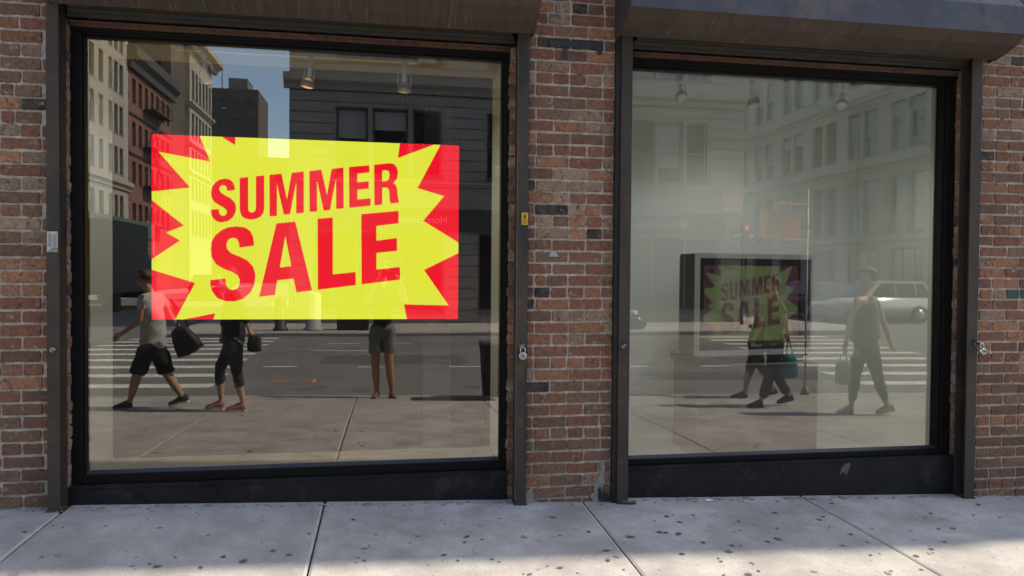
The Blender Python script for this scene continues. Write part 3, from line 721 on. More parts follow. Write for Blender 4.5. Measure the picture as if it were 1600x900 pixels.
def art_mesh(key, W, Hh, y):
    polys = [ART[key]] + ([ART[HOLES[key]]] if key in HOLES else [])
    vs = [Vector((u*W, y, v*Hh)) for p in polys for u, v in p]
    tris = tessellate_polygon([[Vector((u*W, v*Hh, 0)) for u, v in p] for p in polys])
    me = bpy.data.meshes.new(key); b = bmesh.new(); bv = [b.verts.new(v) for v in vs]
    for t in tris:
        try: f = b.faces.new([bv[i] for i in t])
        except ValueError: continue
        f.normal_update()
        if f.normal.y > 0: f.normal_flip()
    return b
EX = 2**-S.view_settings.exposure
def screen_mat(name, c1, c2, k=1.0):
    m = bpy.data.materials.new(name); m.use_nodes = True
    n = m.node_tree.nodes; l = m.node_tree.links; b = n['Principled BSDF']
    b.inputs['Base Color'].default_value = (.02,.02,.02,1); b.inputs['Roughness'].default_value = .5
    geo = n.new('ShaderNodeNewGeometry')
    wv = n.new('ShaderNodeTexWave'); wv.inputs['Scale'].default_value = 9; wv.inputs['Distortion'].default_value = 2.5; wv.inputs['Detail'].default_value = 1
    wv.inputs['Detail Scale'].default_value = .6
    nz = n.new('ShaderNodeTexNoise'); nz.inputs['Scale'].default_value = 2.2
    l.new(geo.outputs['Position'], wv.inputs['Vector']); l.new(geo.outputs['Position'], nz.inputs['Vector'])
    mu = n.new('ShaderNodeMath'); mu.operation = 'MULTIPLY'; l.new(wv.outputs['Fac'], mu.inputs[0]); l.new(nz.outputs[0], mu.inputs[1])
    mx = n.new('ShaderNodeMix'); mx.data_type = 'RGBA'
    mx.inputs[6].default_value = (*[c*EX*k for c in c1], 1); mx.inputs[7].default_value = (*[c*EX*k for c in c2], 1)
    l.new(mu.outputs[0], mx.inputs[0]); l.new(mx.outputs[2], b.inputs['Emission Color']); b.inputs['Emission Strength'].default_value = 1
    return m
SY = screen_mat('led_yellow', (1.0,1.0,.024), (.80,.94,.14)); SR = screen_mat('led_red', (1.1,.001,.018), (1.0,.004,.028))
X0, X1, Z0, Z1, YS = -2.1115, .7090, .9537, 2.6531, 2.80
scr = thing('led_screen', 'large glowing led screen reading SUMMER SALE in red on a yellow starburst', 'screen', (X0, YS, Z0))
b = bmesh.new(); bx(b, -.004, X1-X0+.004, .001, .07, -.004, Z1-Z0+.004, bev=.002); obj('cabinet', b, mat('cabinet_black', (.012,.012,.012), .5), scr)
b = bmesh.new(); bx(b, 0, X1-X0, -.001, .0005, 0, Z1-Z0); obj('red_field', b, SR, scr)
obj('starburst', art_mesh('star', X1-X0, Z1-Z0, -.0025), SY, scr)
for k in ('S1','U','M1','M2','E1','R','S2','A','L','E2'):
    o = obj('letter', art_mesh(k, X1-X0, Z1-Z0, -.004), SR, scr)
pl = thing('screen_pole', 'dark steel pole that carries the sale screen from the ceiling', 'pole', (.183, 2.92, 2.652))
b = bmesh.new(); tube(b, [(0,0,0),(0,0,.548)], .030, 14); obj('tube', b, mat('navy_steel', (.012,.015,.030), .4, .3), pl)
b = bmesh.new(); bx(b, -.035, .035, -.03, .03, -.005, .03, bev=.004); tube(b, [(-.03,-.03,.03),(-.012,-.035,.07),(.012,-.035,.07),(.03,-.03,.03)], .004, 6); obj('bracket', b, mat('bracket_steel', (.25,.25,.25), .35, .8), pl)
for x0, x1, lab in ((.36,.22,'thin cable running from the ceiling down to the right end of the sale screen'),(.66,.55,'thin slack cable hanging in the dark room right of the screen pole')):
    b = bmesh.new(); tube(b, [(x0*1.3,2.95,3.19),((x0+x1)*.65+.01,2.94,2.9),(x1*1.3,2.93,2.66)], .005, 6)
    tag(obj('cable', b, mat('cable_black', (.01,.01,.01), .5)), lab, 'cable')

# ------------------------------------------------------------------ television on its plinth
TW, TH = .940, .707
tv = thing('television', 'old silver and black tube television showing SUMMER SALE on a plinth', 'television', (2.100, .285, .847), R(8.5))
SIL = mat('tv_silver', (.62,.64,.64), .4, .45); TVB = mat('tv_black', (.018,.018,.020), .35); TVG = mat('tv_side_grey', (.034,.036,.036), .5)
b = bmesh.new()
def ringframe(b, x0,x1,z0,z1, ix0,ix1,iz0,iz1, y0, yi):
    o = [(x0,z0),(x1,z0),(x1,z1),(x0,z1)]; i = [(ix0,iz0),(ix1,iz0),(ix1,iz1),(ix0,iz1)]
    O = [b.verts.new((x,y0,z)) for x,z in o]; I = [b.verts.new((x,y0,z)) for x,z in i]; I2 = [b.verts.new((x,yi,z)) for x,z in i]; O2 = [b.verts.new((x,.05,z)) for x,z in o]
    for k in range(4):
        q = (k+1)%4
        b.faces.new((O[k],O[q],I[q],I[k])); b.faces.new((I[k],I[q],I2[q],I2[k])); b.faces.new((O[k],O2[k],O2[q],O[q]))
    bmesh.ops.recalc_face_normals(b, faces=b.faces[:])
ringframe(b, 0,TW,0,TH, .012,TW-.012,.038,TH-.034, 0, .012); obj('bezel', b, SIL, tv)
b = bmesh.new(); ringframe(b, .012,TW-.012,.038,TH-.034, .050,.852,.090,.630, .010, .035); bx(b, .02, TW-.02, .0352, .049, .045, TH-.04); obj('mask', b, TVB, tv)
b = bmesh.new()
V = []
for (y, ix, z0, z1) in ((.05,.003,.003,TH-.003),(.24,.003,.003,TH-.003),(.30,.03,.012,TH-.03),(.50,.22,.05,TH-.18)):
    V.append([b.verts.new(p) for p in ((ix,y,z0),(TW-ix,y,z0),(TW-ix,y,z1),(ix,y,z1))])
for A, B in zip(V, V[1:]):
    for k in range(4): b.faces.new((A[k],A[(k+1)%4],B[(k+1)%4],B[k]))
b.faces.new(V[-1]); b.faces.new(V[0][::-1]); bmesh.ops.recalc_face_normals(b, faces=b.faces[:])
obj('cabinet', b, TVG, tv)
b = bmesh.new(); bx(b, -.0012, .002, .085, .125, .60, .625); obj('vent', b, TVB, tv)
pic = screen_mat('tv_green', (.060,.076,.027), (.054,.070,.026)); picr = screen_mat('tv_maroon', (.030,.007,.010), (.027,.007,.010))
def tvmap(bm):   # round the corners of the picture by bulging the glass outline
    return bm
SX0, SX1, SZ0, SZ1 = .053, .849, .092, .628
def rrect(x0, x1, z0, z1, r, y):
    b = bmesh.new(); P = []
    for cx, cz, a0 in ((x1-r,z1-r,0),(x0+r,z1-r,90),(x0+r,z0+r,180),(x1-r,z0+r,270)):
        for k in range(7): a = R(a0+15*k); P.append((cx+r*math.cos(a), cz+r*math.sin(a)))
    b.faces.new([b.verts.new((x, y, z)) for x, z in P]); bmesh.ops.recalc_face_normals(b, faces=b.faces[:])
    b.normal_update()
    for f in b.faces:
        if f.normal.y > 0: f.normal_flip()
    return b
sc2 = obj('tube_face', rrect(SX0, SX1, SZ0, SZ1, .035, .0345), picr, tv)
bb = art_mesh('star', SX1-SX0-.012, SZ1-SZ0-.012, 0)
for v in bb.verts: v.co += Vector((SX0+.006, .0335, SZ0+.006))
obj('starburst', bb, pic, sc2)
bb = bmesh.new()
for k in ('S1','U','M1','M2','E1','R','S2','A','L','E2'):
    q = art_mesh(k, SX1-SX0, SZ1-SZ0, 0)
    for v in q.verts: v.co += Vector((SX0, .0325, SZ0))
    obj('letter', q, picr, sc2)
def text(name, s, size, m, parent, M, ext=.001, squeeze=1):
    c = bpy.data.curves.new(name, 'FONT'); c.body = s; c.size = size; c.extrude = ext; c.align_x = 'CENTER'; c.align_y = 'CENTER'
    o = bpy.data.objects.new(name, c); COL.objects.link(o); dg = bpy.context.evaluated_depsgraph_get(); dg.update()
    me = bpy.data.meshes.new_from_object(o.evaluated_get(dg)); bpy.data.objects.remove(o)
    me.materials.clear(); me.materials.append(m)
    o = bpy.data.objects.new(name, me); link(o, parent); o.matrix_local = M @ Matrix.Diagonal((squeeze,1,1,1)); return o
FR = Matrix.Rotation(R(90), 4, 'X')     # text facing -y
text('logo', 'SONY', .026, mat('logo_silver', (.6,.6,.6), .3, .6), tv, Matrix.Translation((.478,.009,.064)) @ FR, squeeze=1.3)
b = bmesh.new(); bx(b, .03, TW-.05, .02, .42, -.056, -.001, bev=.004); bx(b, .02, TW-.03, -.002, .40, -.018, -.0012, bev=.004)
obj('base', b, TVB, tv)
pn = thing('plinth', 'low grey plinth under the old television', 'plinth', (2.555, .5, .151))
b = bmesh.new(); bx(b, -.445, .445, -.21, .23, 0, .619, bev=.004); obj('body', b, mat('plinth_grey', (.17,.17,.16), .7, var=.06), pn)
b = bmesh.new(); bx(b, -.450, .450, -.215, .235, .620, .639, bev=.003); obj('top_board', b, mat('plinth_top', (.13,.13,.12), .6), pn)
# ------------------------------------------------------------------ across the street (seen mirrored in the shop glass)
def quadgrid(b, P, us, vs, holes, depth, mi=0):
    us = sorted(set([round(u, 4) for u in us])); vs = sorted(set([round(v, 4) for v in vs]))
    for u0, u1 in zip(us, us[1:]):
        for v0, v1 in zip(vs, vs[1:]):
            cu, cv = (u0+u1)/2, (v0+v1)/2
            if any(a < cu < c and d < cv < e for a, c, d, e in holes): continue
            b.faces.new([b.verts.new(P(u, v, 0)) for u, v in ((u0,v0),(u1,v0),(u1,v1),(u0,v1))])
    for a, c, d, e in holes:
        r = [(a,d),(c,d),(c,e),(a,e)]
        for k in range(4):
            p, q = r[k], r[(k+1)%4]
            b.faces.new([b.verts.new(x) for x in (P(*p,0), P(*q,0), P(*q,-depth), P(*p,-depth))])
_win = {}
FRAMEM = mat('window_frame_paint', (.11,.10,.09), .5); FRAMEL = mat('window_frame_light', (.35,.33,.29), .5)
BLIND = mat('blind', (.34,.33,.30), .8)
def window_part(parent, loc, rz, w, h, fm=FRAMEM, cols=1, rail=True, blind=0):
    key = (round(w,2), round(h,2), fm.name, cols, rail)
    if key not in _win:
        b = bmesh.new(); t = .07
        bx(b, 0, t, 0, .08, 0, h); bx(b, w-t, w, 0, .08, 0, h); bx(b, t, w-t, 0, .08, h-t, h); bx(b, t, w-t, 0, .08, 0, t)
        if rail: bx(b, t, w-t, .01, .08, h/2-.03, h/2+.03)
        for k in range(1, cols): bx(b, w*k/cols-.03, w*k/cols+.03, .005, .08, t, h-t)
        bx(b, -.08, w+.08, -.18, .0, -.10, -.005)
        me = bpy.data.meshes.new('window'); b.to_mesh(me); b.free(); me.materials.append(fm)
        b = bmesh.new(); bx(b, t*.6, w-t*.6, .05, .07, t*.6, h-t*.6); mp = bpy.data.meshes.new('pane'); b.to_mesh(mp); b.free(); mp.materials.append(DARKGLASS)
        _win[key] = (me, mp)
    me, mp = _win[key]
    o = bpy.data.objects.new('window', me); link(o, parent); o.location = loc; o.rotation_euler = (0,0,rz)
    p = bpy.data.objects.new('pane', mp); link(p, o)
    if blind:
        b = bmesh.new(); bx(b, .08, w-.08, .035, .048, h-.08-blind*(h-.16), h-.08); obj('blind', b, BLIND, o)
    return o
def building(label, m, O, U, width, z0, z1, wins, body, depth=.28, fm=FRAMEM, bands=(), bandm=None, group=None, cat='building', extra_holes=()):
    """O: corner of facade at u=0; U: unit direction (x,y); wins: list (u0,u1,v0,v1,cols,rail,blind); body: depth back"""
    Ux, Uy = U; N = (Uy, -Ux); N = (Uy*1.0, -Ux*1.0)
    rz = math.atan2(Uy, Ux)
    inward = (-Uy, Ux)          # local +y
    P = lambda u, v, d: (O[0]+Ux*u-inward[0]*d, O[1]+Uy*u-inward[1]*d, v)
    t = thing('building', label, cat, (0,0,0), group=group)
    b = bmesh.new(); holes = [(w_[0], w_[1], w_[2], w_[3]) for w_ in wins]
    us = [0, width]+[x for h in holes for x in h[:2]]; vs = [z0, z1]+[x for h in holes for x in h[2:]]
    quadgrid(b, P, us, vs, holes, depth)
    # returns, back and roof
    for u in (0, width): b.faces.new([b.verts.new(x) for x in (P(u,z0,0), P(u,z1,0), P(u,z1,-body), P(u,z0,-body))])
    b.faces.new([b.verts.new(x) for x in (P(0,z0,-body), P(width,z0,-body), P(width,z1,-body), P(0,z1,-body))])
    b.faces.new([b.verts.new(x) for x in (P(0,z1,0), P(width,z1,0), P(width,z1,-body), P(0,z1,-body))])
    bmesh.ops.remove_doubles(b, verts=b.verts[:], dist=.0005)
    obj('wall', b, m, t)
    b = bmesh.new(); b.faces.new([b.verts.new(x) for x in (P(.05,z0,-depth-.12), P(width-.05,z0,-depth-.12), P(width-.05,z1-.1,-depth-.12), P(.05,z1-.1,-depth-.12))])
    obj('inner_wall', b, mat('room_dark', (.02,.02,.02), .9), t)
    for w_ in wins:
        u0,u1,v0,v1 = w_[:4]; cols = w_[4] if len(w_) > 4 else 1; rail = w_[5] if len(w_) > 5 else True; bl = w_[6] if len(w_) > 6 else 0
        window_part(t, P(u0, v0, -depth*.6), rz, u1-u0, v1-v0, fm, cols, rail, bl)
    for (v0, v1, pr) in bands:
        b = bmesh.new(); h = v1-v0
        prof = [(0,v0),(pr*.4,v0),(pr*.5,v0+h*.3),(pr,v0+h*.55),(pr,v1),(0,v1)]
        A = [b.verts.new(P(-pr*.6, v, d)) for d, v in prof]; B = [b.verts.new(P(width+pr*.6, v, d)) for d, v in prof]
        for i in range(6): b.faces.new((A[i], A[(i+1)%6], B[(i+1)%6], B[i]))
        b.faces.new(A[::-1]); b.faces.new(B); bmesh.ops.recalc_face_normals(b, faces=b.faces[:])
        obj('cornice', b, bandm or m, t)
    return t, P, rz
LIME = mat('grey_limestone', (.27,.25,.22), .85, var=.18, vscale=1.2, bump=.3, bscale=14, objvar=.06)
BEIGE = mat('beige_stone', (.36,.325,.27), .85, var=.10, vscale=1.0, bump=.2, bscale=10)
REDB = mat('distant_red_brick', (.20,.095,.070), .9, var=.2, vscale=3)
CREAM = mat('cream_terracotta', (.35,.32,.26), .8, var=.15, vscale=2)
BROWN = mat('brown_facade', (.10,.08,.065), .9, var=.2, vscale=1)
IRON = mat('painted_iron', (.05,.045,.04), .6)
# opposite block, in the shade
WX = [(-3.05,12.62)]
def ux(x): return 12.62 - x        # along-facade coordinate for a world x (facade runs towards -x)
groups = [(-1.60,1.83),(3.35,6.85),(8.45,11.25)]
wins = []
for gx0, gx1 in groups:
    wn = (gx1-gx0)
    for v0, v1 in ((4.62,6.80),(8.25,10.3)):
        wins.append((ux(gx0+wn*.30), ux(gx0), v0, v1, 1, True, .45 if gx0 < 0 else 0)); wins.append((ux(gx0+wn*.68), ux(gx0+wn*.34), v0, v1, 1, True, .75 if gx0 > 8 else .3)); wins.append((ux(gx1), ux(gx0+wn*.72), v0, v1, 1, True, 0))
wins = [(min(a,c), max(a,c), *r) for a, c, *r in wins]
shops = [(-2.3,1.9),(3.1,7.0),(8.1,11.7)]
for a, c in shops: wins.append((ux(c), ux(a), .15, 2.75, 3, False, 0))
t5, P5, rz5 = building('dark grey limestone building across the street standing in its own shade', LIME, (12.62,-20.0), (-1,0), 15.67, -.4, 13.2, wins, 13,
    bands=((7.30,7.78,.28),(4.28,4.46,.10),(3.50,3.62,.07),(12.7,13.2,.5)))
# rusticated stone courses between the openings
def spans(z0, z1):
    cuts = sorted([(u0,u1) for (u0,u1,v0,v1,*_) in wins if v0 < z1 and v1 > z0])
    cur = .0; out = []
    for a, c in cuts:
        if a-cur > .2: out.append((cur, a))
        cur = max(cur, c)
    if 15.67-cur > .2: out.append((cur, 15.67))
    return out
for (za, zb, nrow) in ((4.47,7.28,8),(7.80,12.68,13),(-.2,3.48,10)):
    hh = (zb-za)/nrow
    for k in range(nrow):
        z0 = za+hh*k
        for a, c in spans(z0, z0+hh):
            if a > .01: a += .07
            if c < 15.66: c -= .07
            b = bmesh.new(); x0, x1 = 12.62-c, 12.62-a
            bx(b, x0-.0, x1+.0, -20.0, -19.965, z0+.014, z0+hh-.014, bev=.006)
            obj('stone_course', b, LIME, t5)
# shop fascia of the opposite block with its lettering and crest
fa = thing('shop_sign', 'long dark fascia with pale serif lettering and a small crest above the shops opposite', 'sign', (4.8,-19.93,2.80))
b = bmesh.new(); bx(b, -7.0, 7.1, -.03, .02, 0, .68, bev=.01); obj('fascia_board', b, mat('fascia_grey', (.040,.046,.046), .5), fa)
BK = Matrix.Rotation(R(180), 4, 'Z') @ Matrix.Rotation(R(90), 4, 'X')   # text facing +y
GOLD = mat('fascia_letters', (.62,.60,.52), .5)
text('lettering', 'Honroinous', .34, GOLD, fa, Matrix.Translation((4.55,.028,.36)) @ BK, ext=.006)
text('lettering', 'Honroinous', .34, GOLD, fa, Matrix.Translation((-3.6,.028,.36)) @ BK, ext=.006)
b = bmesh.new(); prism(b, [(5.40,.52),(5.47,.44),(5.54,.54),(5.61,.44),(5.68,.52),(5.66,.28),(5.54,.17),(5.42,.28)], .021, .035, 'Y'); obj('crest', b, mat('crest_gold', (.55,.45,.22), .4), fa)
sg = thing('wall_sign', 'pinkish notice board on the corner pilaster of the building opposite', 'sign', (12.15,-19.95,3.70))
b = bmesh.new(); bx(b, -.36, .36, 0, .035, 0, .78, bev=.006); obj('board', b, mat('board_white', (.55,.55,.52), .6), sg)
b = bmesh.new(); bx(b, -.32, .32, .036, .039, .14, .73); obj('red_panel', b, mat('board_red', (.45,.16,.13), .6), sg)
b = bmesh.new()
for k in range(6): bx(b, -.25, .25, .0395, .0405, .22+k*.08, .245+k*.08)
obj('print', b, mat('board_print', (.7,.62,.58), .7), sg)

# beige building on the far left, facing the side street, in the sun
def yu(s, s0): return s - s0
SA, SB = 22.0, 54.9      # U = (0,+1): u grows towards us, so u = SB - s
def U1(s): return SB - s
cols = [(42.8,44.1),(45.1,46.6),(47.5,48.3),(49.1,49.9),(50.9,51.6),(52.0,52.7),(53.05,53.8)] + [(s, s+1.25) for s in (40.5,38.0,35.5,33.0,30.5,28.0,25.5,23.2)]
wins1 = []
for s0, s1 in cols:
    for v0, v1 in ((5.25,6.85),(8.4,10.35),(11.3,13.35),(14.25,16.35),(17.2,19.2),(20.2,22.1)):
        wins1.append((U1(s1), U1(s0), v0, v1, 1, True, .4 if (hash((round(s0*10),int(v0))) % 3) == 0 else 0))
wins = wins1
building('tall sunlit beige building with rows of sash windows on the left side street', BEIGE, (-19.0,-SB), (0,1), SB-SA, -.4, 24, wins1, 14,
    bands=((7.3,7.95,.35),(4.7,4.95,.15),(23.2,24,.8)))
wb = [(U, U+.85, v0, v1) for U in (.6,2.1,3.6,5.1,6.6,8.1,9.6) for v0, v1 in ((5,6.6),(8,9.8),(11,12.8),(14.2,16.1))]
building('narrow red brick building with dark iron cornice beyond the beige one', REDB, (-19.0,-66.2), (0,1), 11.2, -.4, 17.2, wb, 12,
    bands=((16.6,18.2,.7),(10.2,10.4,.12),(13.2,13.4,.12)), bandm=IRON)
fe = thing('fire_escape', 'black iron fire escape zigzagging down the narrow red brick building', 'fire escape', (-18.95,-60.5,5.0))
for k, z in enumerate((0,3.1,6.2,9.2)):
    b = bmesh.new(); bx(b, 0, .95, -2.3, 2.3, z, z+.07)
    for q in range(12): bx(b, .92, .95, -2.3+q*.41, -2.27+q*.41, z+.07, z+.95)
    bx(b, .90, .96, -2.3, 2.3, z+.95, z+1.0)
    obj('landing', b, IRON, fe)
    if k < 3:
        b = bmesh.new(); tube(b, [(.5,-1.8 if k % 2 else 1.8,z+.07),(.5,1.2 if k % 2 else -1.2,z+3.1)], .07, 5); obj('stair', b, IRON, fe)
wb = [(U, U+1.0, v0, v1) for U in (.8,2.6) for v0, v1 in ((19,21),(22.5,24.5))]
building('tall dark brown building with few windows behind the red brick one', BROWN, (-19.2,-66.8), (-1,0), 6.5, -.4, 31, wb, 5)
wb = [(U, U+.9, v0, v1) for U in (.5,1.9,3.3,4.7,6.1,7.5) for v0, v1 in ((5,7.5),(8.6,10.6),(11.6,13.4),(14.6,17),(18.4,21.2))]
building('ornate cream building with a deep cornice at the far end of the side street', CREAM, (-18.8,-81), (0,1), 9.3, -.4, 24.2, wb, 10,
    bands=((23,24.3,1.1),(17.5,17.9,.35),(13.7,14,.3),(10.9,11.2,.25)))
wb = [(U, U+1.2, v0, v1) for U in (.8,2.8,4.8,6.8) for v0, v1 in ((17,19),(20.5,22.5),(24,26),(27.3,29))]
building('dark block closing the side street against the sky', BROWN, (-20.3,-120.5), (-1,0), 12, -.4, 30.8, wb, 10)
wb = [(U, U+1.2, v0, v1) for U in (.8,2.8,4.8,6.8,8.8) for v0, v1 in ((12,14),(16,18))]
building('lower dark block beside the farthest one at the end of the side street', BROWN, (-7.5,-119), (-1,0), 12.6, -.4, 19.8, wb, 10)
b = bmesh.new(); bx(b, -25.2, -22.2, -127, -122, 30.81, 32.9, bev=.05); tube(b, [(-26.4,-123,30.8),(-26.4,-123,35)], .08, 6)
tag(obj('roof_tank', b, mat('tank_grey', (.16,.15,.14), .8)), 'grey box tank with a mast on the roof of the farthest dark block', 'roof tank')
# building beyond the right side street
def U6(s): return s - 22.0
wins6 = []
for k in range(16):
    s0 = 24.0+k*3.6
    for q in (0, 1.45): wins6 += [(U6(s0+q), U6(s0+q+1.15), 8.05, 10.5, 1, True, .3*(k%3)), (U6(s0+q), U6(s0+q+1.15), 12.1, 14.6, 1, True, .5*(k%2)), (U6(s0+q), U6(s0+q+1.15), 3.7, 6.7, 1, True, .5*((k+1)%2))]
    wins6.append((U6(s0), U6(s0+2.6), .1, 2.9, 3, False, 0))
wins = wins6
_ac = bmesh.new(); bx(_ac, .2, .8, -.35, .04, .06, .42, bev=.02); _acm = bpy.data.meshes.new('air_conditioner'); _ac.to_mesh(_acm); _ac.free(); _acm.materials.append(mat('ac_grey', (.30,.29,.27), .6))
def add_ac(seed, prob):
    rr_ = random.Random(seed)
    for o in list(bpy.data.objects):
        if o.name.startswith('window') and o.parent and o.parent.get('category') == 'building' and rr_.random() < prob and o.location.z > 4:
            link(bpy.data.objects.new('air_conditioner', _acm), o)
add_ac(3, .10)
t6, P6, rz6 = building('pale stone building with wide window bays beyond the right side street', mat('pale_limestone', (.42,.385,.32), .85, var=.12, vscale=1.0), (26.0,-22.0), (0,-1), 60, -.4, 17.5, wins6, 14,
    bands=((7.05,7.6,.35),(11.0,11.5,.3),(16.8,17.5,.7),(3.1,3.45,.2)))
for k in range(17):
    s0 = 24.0+k*3.6-.95
    for z in lin(3.5, 6.6, 8): 
        b = bmesh.new(); bx(b, 25.93, 26.0, -s0-.85, -s0-.02, z+.01, z+.37, bev=.01); o = obj('quoin', b, MATS['pale_limestone'], t6)

# far sidewalks as kerbed blocks
SW = mat('far_sidewalk_concrete', (.36,.33,.295), .9, var=.15, vscale=1.5)
def block(x0, x1, s0, s1, name='far_sidewalk'):
    b = bmesh.new(); bx(b, x0, x1, -s1, -s0, -.9, -.262, bev=.015); o = obj(name, b, SW, kind='structure')
    b = bmesh.new(); bx(b, x0-.02, x1+.02, -s0+.002, -s0+.16, -.9, -.268, bev=.012); obj('kerb', b, MATS['kerb_granite'], o)
    return o
fb = block(-5.9, 15.4, FAR, 40)
for k in range(14):
    b = bmesh.new(); x = -5.7+k*1.52; bx(b, x+.008, x+1.51, -19.9, -16.45, -.262, -.252, bev=.004); obj('paving_slab', b, SW, fb)
mh = thing('manhole_cover', 'round iron manhole cover in the middle of the road', 'manhole', (3.0,-10.2,zr(3.0,10.2)+.004))
b = bmesh.new(); lathe(b, [(.36,0),(.36,.006),(.33,.010),(.05,.010)], 28); obj('rim', b, IRON, mh)
b = bmesh.new()
for k in range(7): bx(b, -.27, .27, -.26+k*.08, -.225+k*.08, .0102, .016)
obj('tread', b, IRON, mh)
PATCH = mat('asphalt_patch', (.095,.090,.082), .9, var=.2, vscale=4, bump=.5, bscale=90)
for x0, x1, s0, s1 in ((-1.2,1.6,9.4,10.9),(4.6,8.2,7.2,8.1),(-9,-4,12.9,14.1),(1.9,2.5,5.6,8.6)):
    sheet('asphalt_patch', lin(x0,x1,6), lin(s0,s1,3), zr, PATCH, dz=.0022)
block(-60, -16.2, FAR, 90); block(23.2, 80, FAR, 90)

# ------------------------------------------------------------------ road markings
def mark(name, x0, x1, s0, s1, m=WHITEP):
    return sheet(name, lin(x0, x1, 4), lin(s0, s1, 2), zr, m, dz=.005)
for k in range(9):
    s = 6.60+1.08*k; mark('crosswalk_bar', -6.4, -2.50-.03*k, s, s+.36)
for k in range(9):
    s = 6.60+1.08*k; mark('crosswalk_bar', 8.0+.12*k, 12.2+.1*k, s, s+.36)
for k in range(-6, 12):
    x = -2.13+1.65*k
    if -2.4 < x < 7.8: mark('lane_dash', x, x+.6, 8.86, 8.98)
for x0, x1, s in ((-1.6,-.1,11.8),(2.9,4.4,11.8),(-1.37,-.6,13.7),(.22,.7,13.7),(3.2,3.9,13.7)): mark('lane_dash', x0, x1, s, s+.12)
OR = mat('utility_orange', (.62,.20,.06), .8)
mark('utility_mark', -1.72, -1.50, 7.15, 7.22, OR); mark('utility_mark', -1.12, -1.07, 7.0, 7.45, OR); mark('utility_mark', -1.25, -.90, 7.2, 7.24, OR)

# ------------------------------------------------------------------ street furniture on the near kerb
gt = thing('sidewalk_grate', 'black iron grate set in the near sidewalk by the kerb', 'grate', (.85,-4.55,zs(.85,4.55)))
b = bmesh.new(); bx(b, -.52,.52,-.17,.17,.001,.010); obj('rim', b, STEEL_DARK, gt)
b = bmesh.new()
for k in range(24): bx(b, -.49+k*.042, -.468+k*.042, -.15, .15, .0102, .020)
obj('bars', b, IRON, gt)
bn = thing('trash_bin', 'black street trash bin at the near kerb', 'bin', (1.42,-4.95,zs(1.42,4.95)))
b = bmesh.new(); lathe(b, [(.135,0),(.14,.02),(.185,.66),(.195,.68),(.195,.70),(.17,.70)], 20); obj('body', b, mat('bin_black', (.015,.015,.015), .45), bn)
b = bmesh.new(); lathe(b, [(.20,.70),(.205,.715),(.20,.735),(.12,.75)], 20); obj('lid', b, mat('bin_lid', (.20,.20,.20), .35, .4), bn)
pp = thing('signal_pole', 'thin silver street pole carrying yellow pedestrian signals at the near kerb', 'pole', (5.96,-5.0,zs(5.96,5.0)))
b = bmesh.new(); lathe(b, [(.06,0),(.06,.05),(.03,.10),(.014,.14),(.014,2.95)], 12)
for z in (2.70,2.76,2.82): lathe(b, [(.024,z),(.024,z+.012)], 10)
obj('pole', b, mat('galvanised', (.34,.34,.32), .5, .2), pp)
sgn = thing('pedestrian_signal', 'yellow pedestrian signal housing seen from behind on the silver pole', 'traffic signal', (5.52,-4.98,1.97))
YEL = mat('signal_yellow', (.72,.26,.07), .5)
b = bmesh.new(); bx(b, -.27, .10, -.12, .12, -.02, .36, bev=.015); obj('housing', b, YEL, sgn)
b = bmesh.new(); bx(b, .105, .26, -.10, .10, -.03, .33, bev=.012); obj('housing', b, YEL, sgn)
b = bmesh.new(); bx(b, -.16, .30, .02, .22, .43, .45, bev=.005); bx(b, .0, .30, .02, .2, -.07, -.052, bev=.005); obj('visor', b, YEL, sgn)
b = bmesh.new(); bx(b, .26, .44, -.02, .02, .1, .14); bx(b, .1, .12, -.02, .02, .36, .43); obj('arm', b, IRON, sgn)
# far kerb furniture
def bollard(x, s, r, h, lab, m):
    b = bmesh.new(); lathe(b, [(r*1.3,0),(r*1.3,.06),(r,.10),(r,h-.08),(r*.6,h)], 14, (x,-s,-.26)); tag(obj('bollard', b, m), lab, 'bollard')
bollard(-2.9, 16.9, .16, .95, 'dark stout bollard at the left of the opposite kerb', IRON)
bollard(-2.0, 17.0, .22, 1.1, 'pale stout bollard on the opposite kerb', mat('bollard_grey', (.35,.34,.32), .6))
b = bmesh.new(); bx(b, -1.75, -.85, -.25, .25, .0, .95, bev=.03); o = obj('planter', b, mat('planter_black', (.02,.02,.02), .5)); o.location = (.4,-17.2,-.26); tag(o, 'black box planter on the opposite sidewalk', 'planter')
tb = thing('garbage_bag', 'black garbage bag with a white knot lying on the opposite kerb', 'garbage bag', (7.55,-17.1,-.26))
b = bmesh.new(); bmesh.ops.create_icosphere(b, subdivisions=3, radius=.36)
rr = random.Random(5)
for v in b.verts:
    v.co.z = max(v.co.z*.75, -.2)+.2; v.co *= 1+rr.uniform(-.05,.05); v.co.x *= 1.25
for f in b.faces: f.smooth = True
obj('bag', b, mat('bag_black', (.015,.015,.017), .25), tb)
b = bmesh.new(); lathe(b, [(.06,.43),(.18,.46),(.10,.50),(.14,.56)], 9); obj('knot', b, PAPER, tb)
# sidewalk shed
sh = thing('sidewalk_shed', 'green plywood sidewalk shed on steel posts along the beige building', 'scaffold', (-17.6,-44,-.26))
b = bmesh.new(); bx(b, -1.3, 1.3, -8, 8, 3.9, 5.0, bev=.02); obj('parapet', b, mat('shed_green', (.07,.12,.075), .7, var=.1), sh)
for k in range(7):
    b = bmesh.new(); tube(b, [(1.25,-7.8+k*2.6,0),(1.25,-7.8+k*2.6,3.9)], .05, 8); obj('post', b, MATS['galvanised'], sh)
for z in (1.0, 2.2, 3.2):
    b = bmesh.new(); tube(b, [(1.25,-7.8,z),(1.25,7.8,z)], .03, 6); obj('brace', b, MATS['galvanised'], sh)

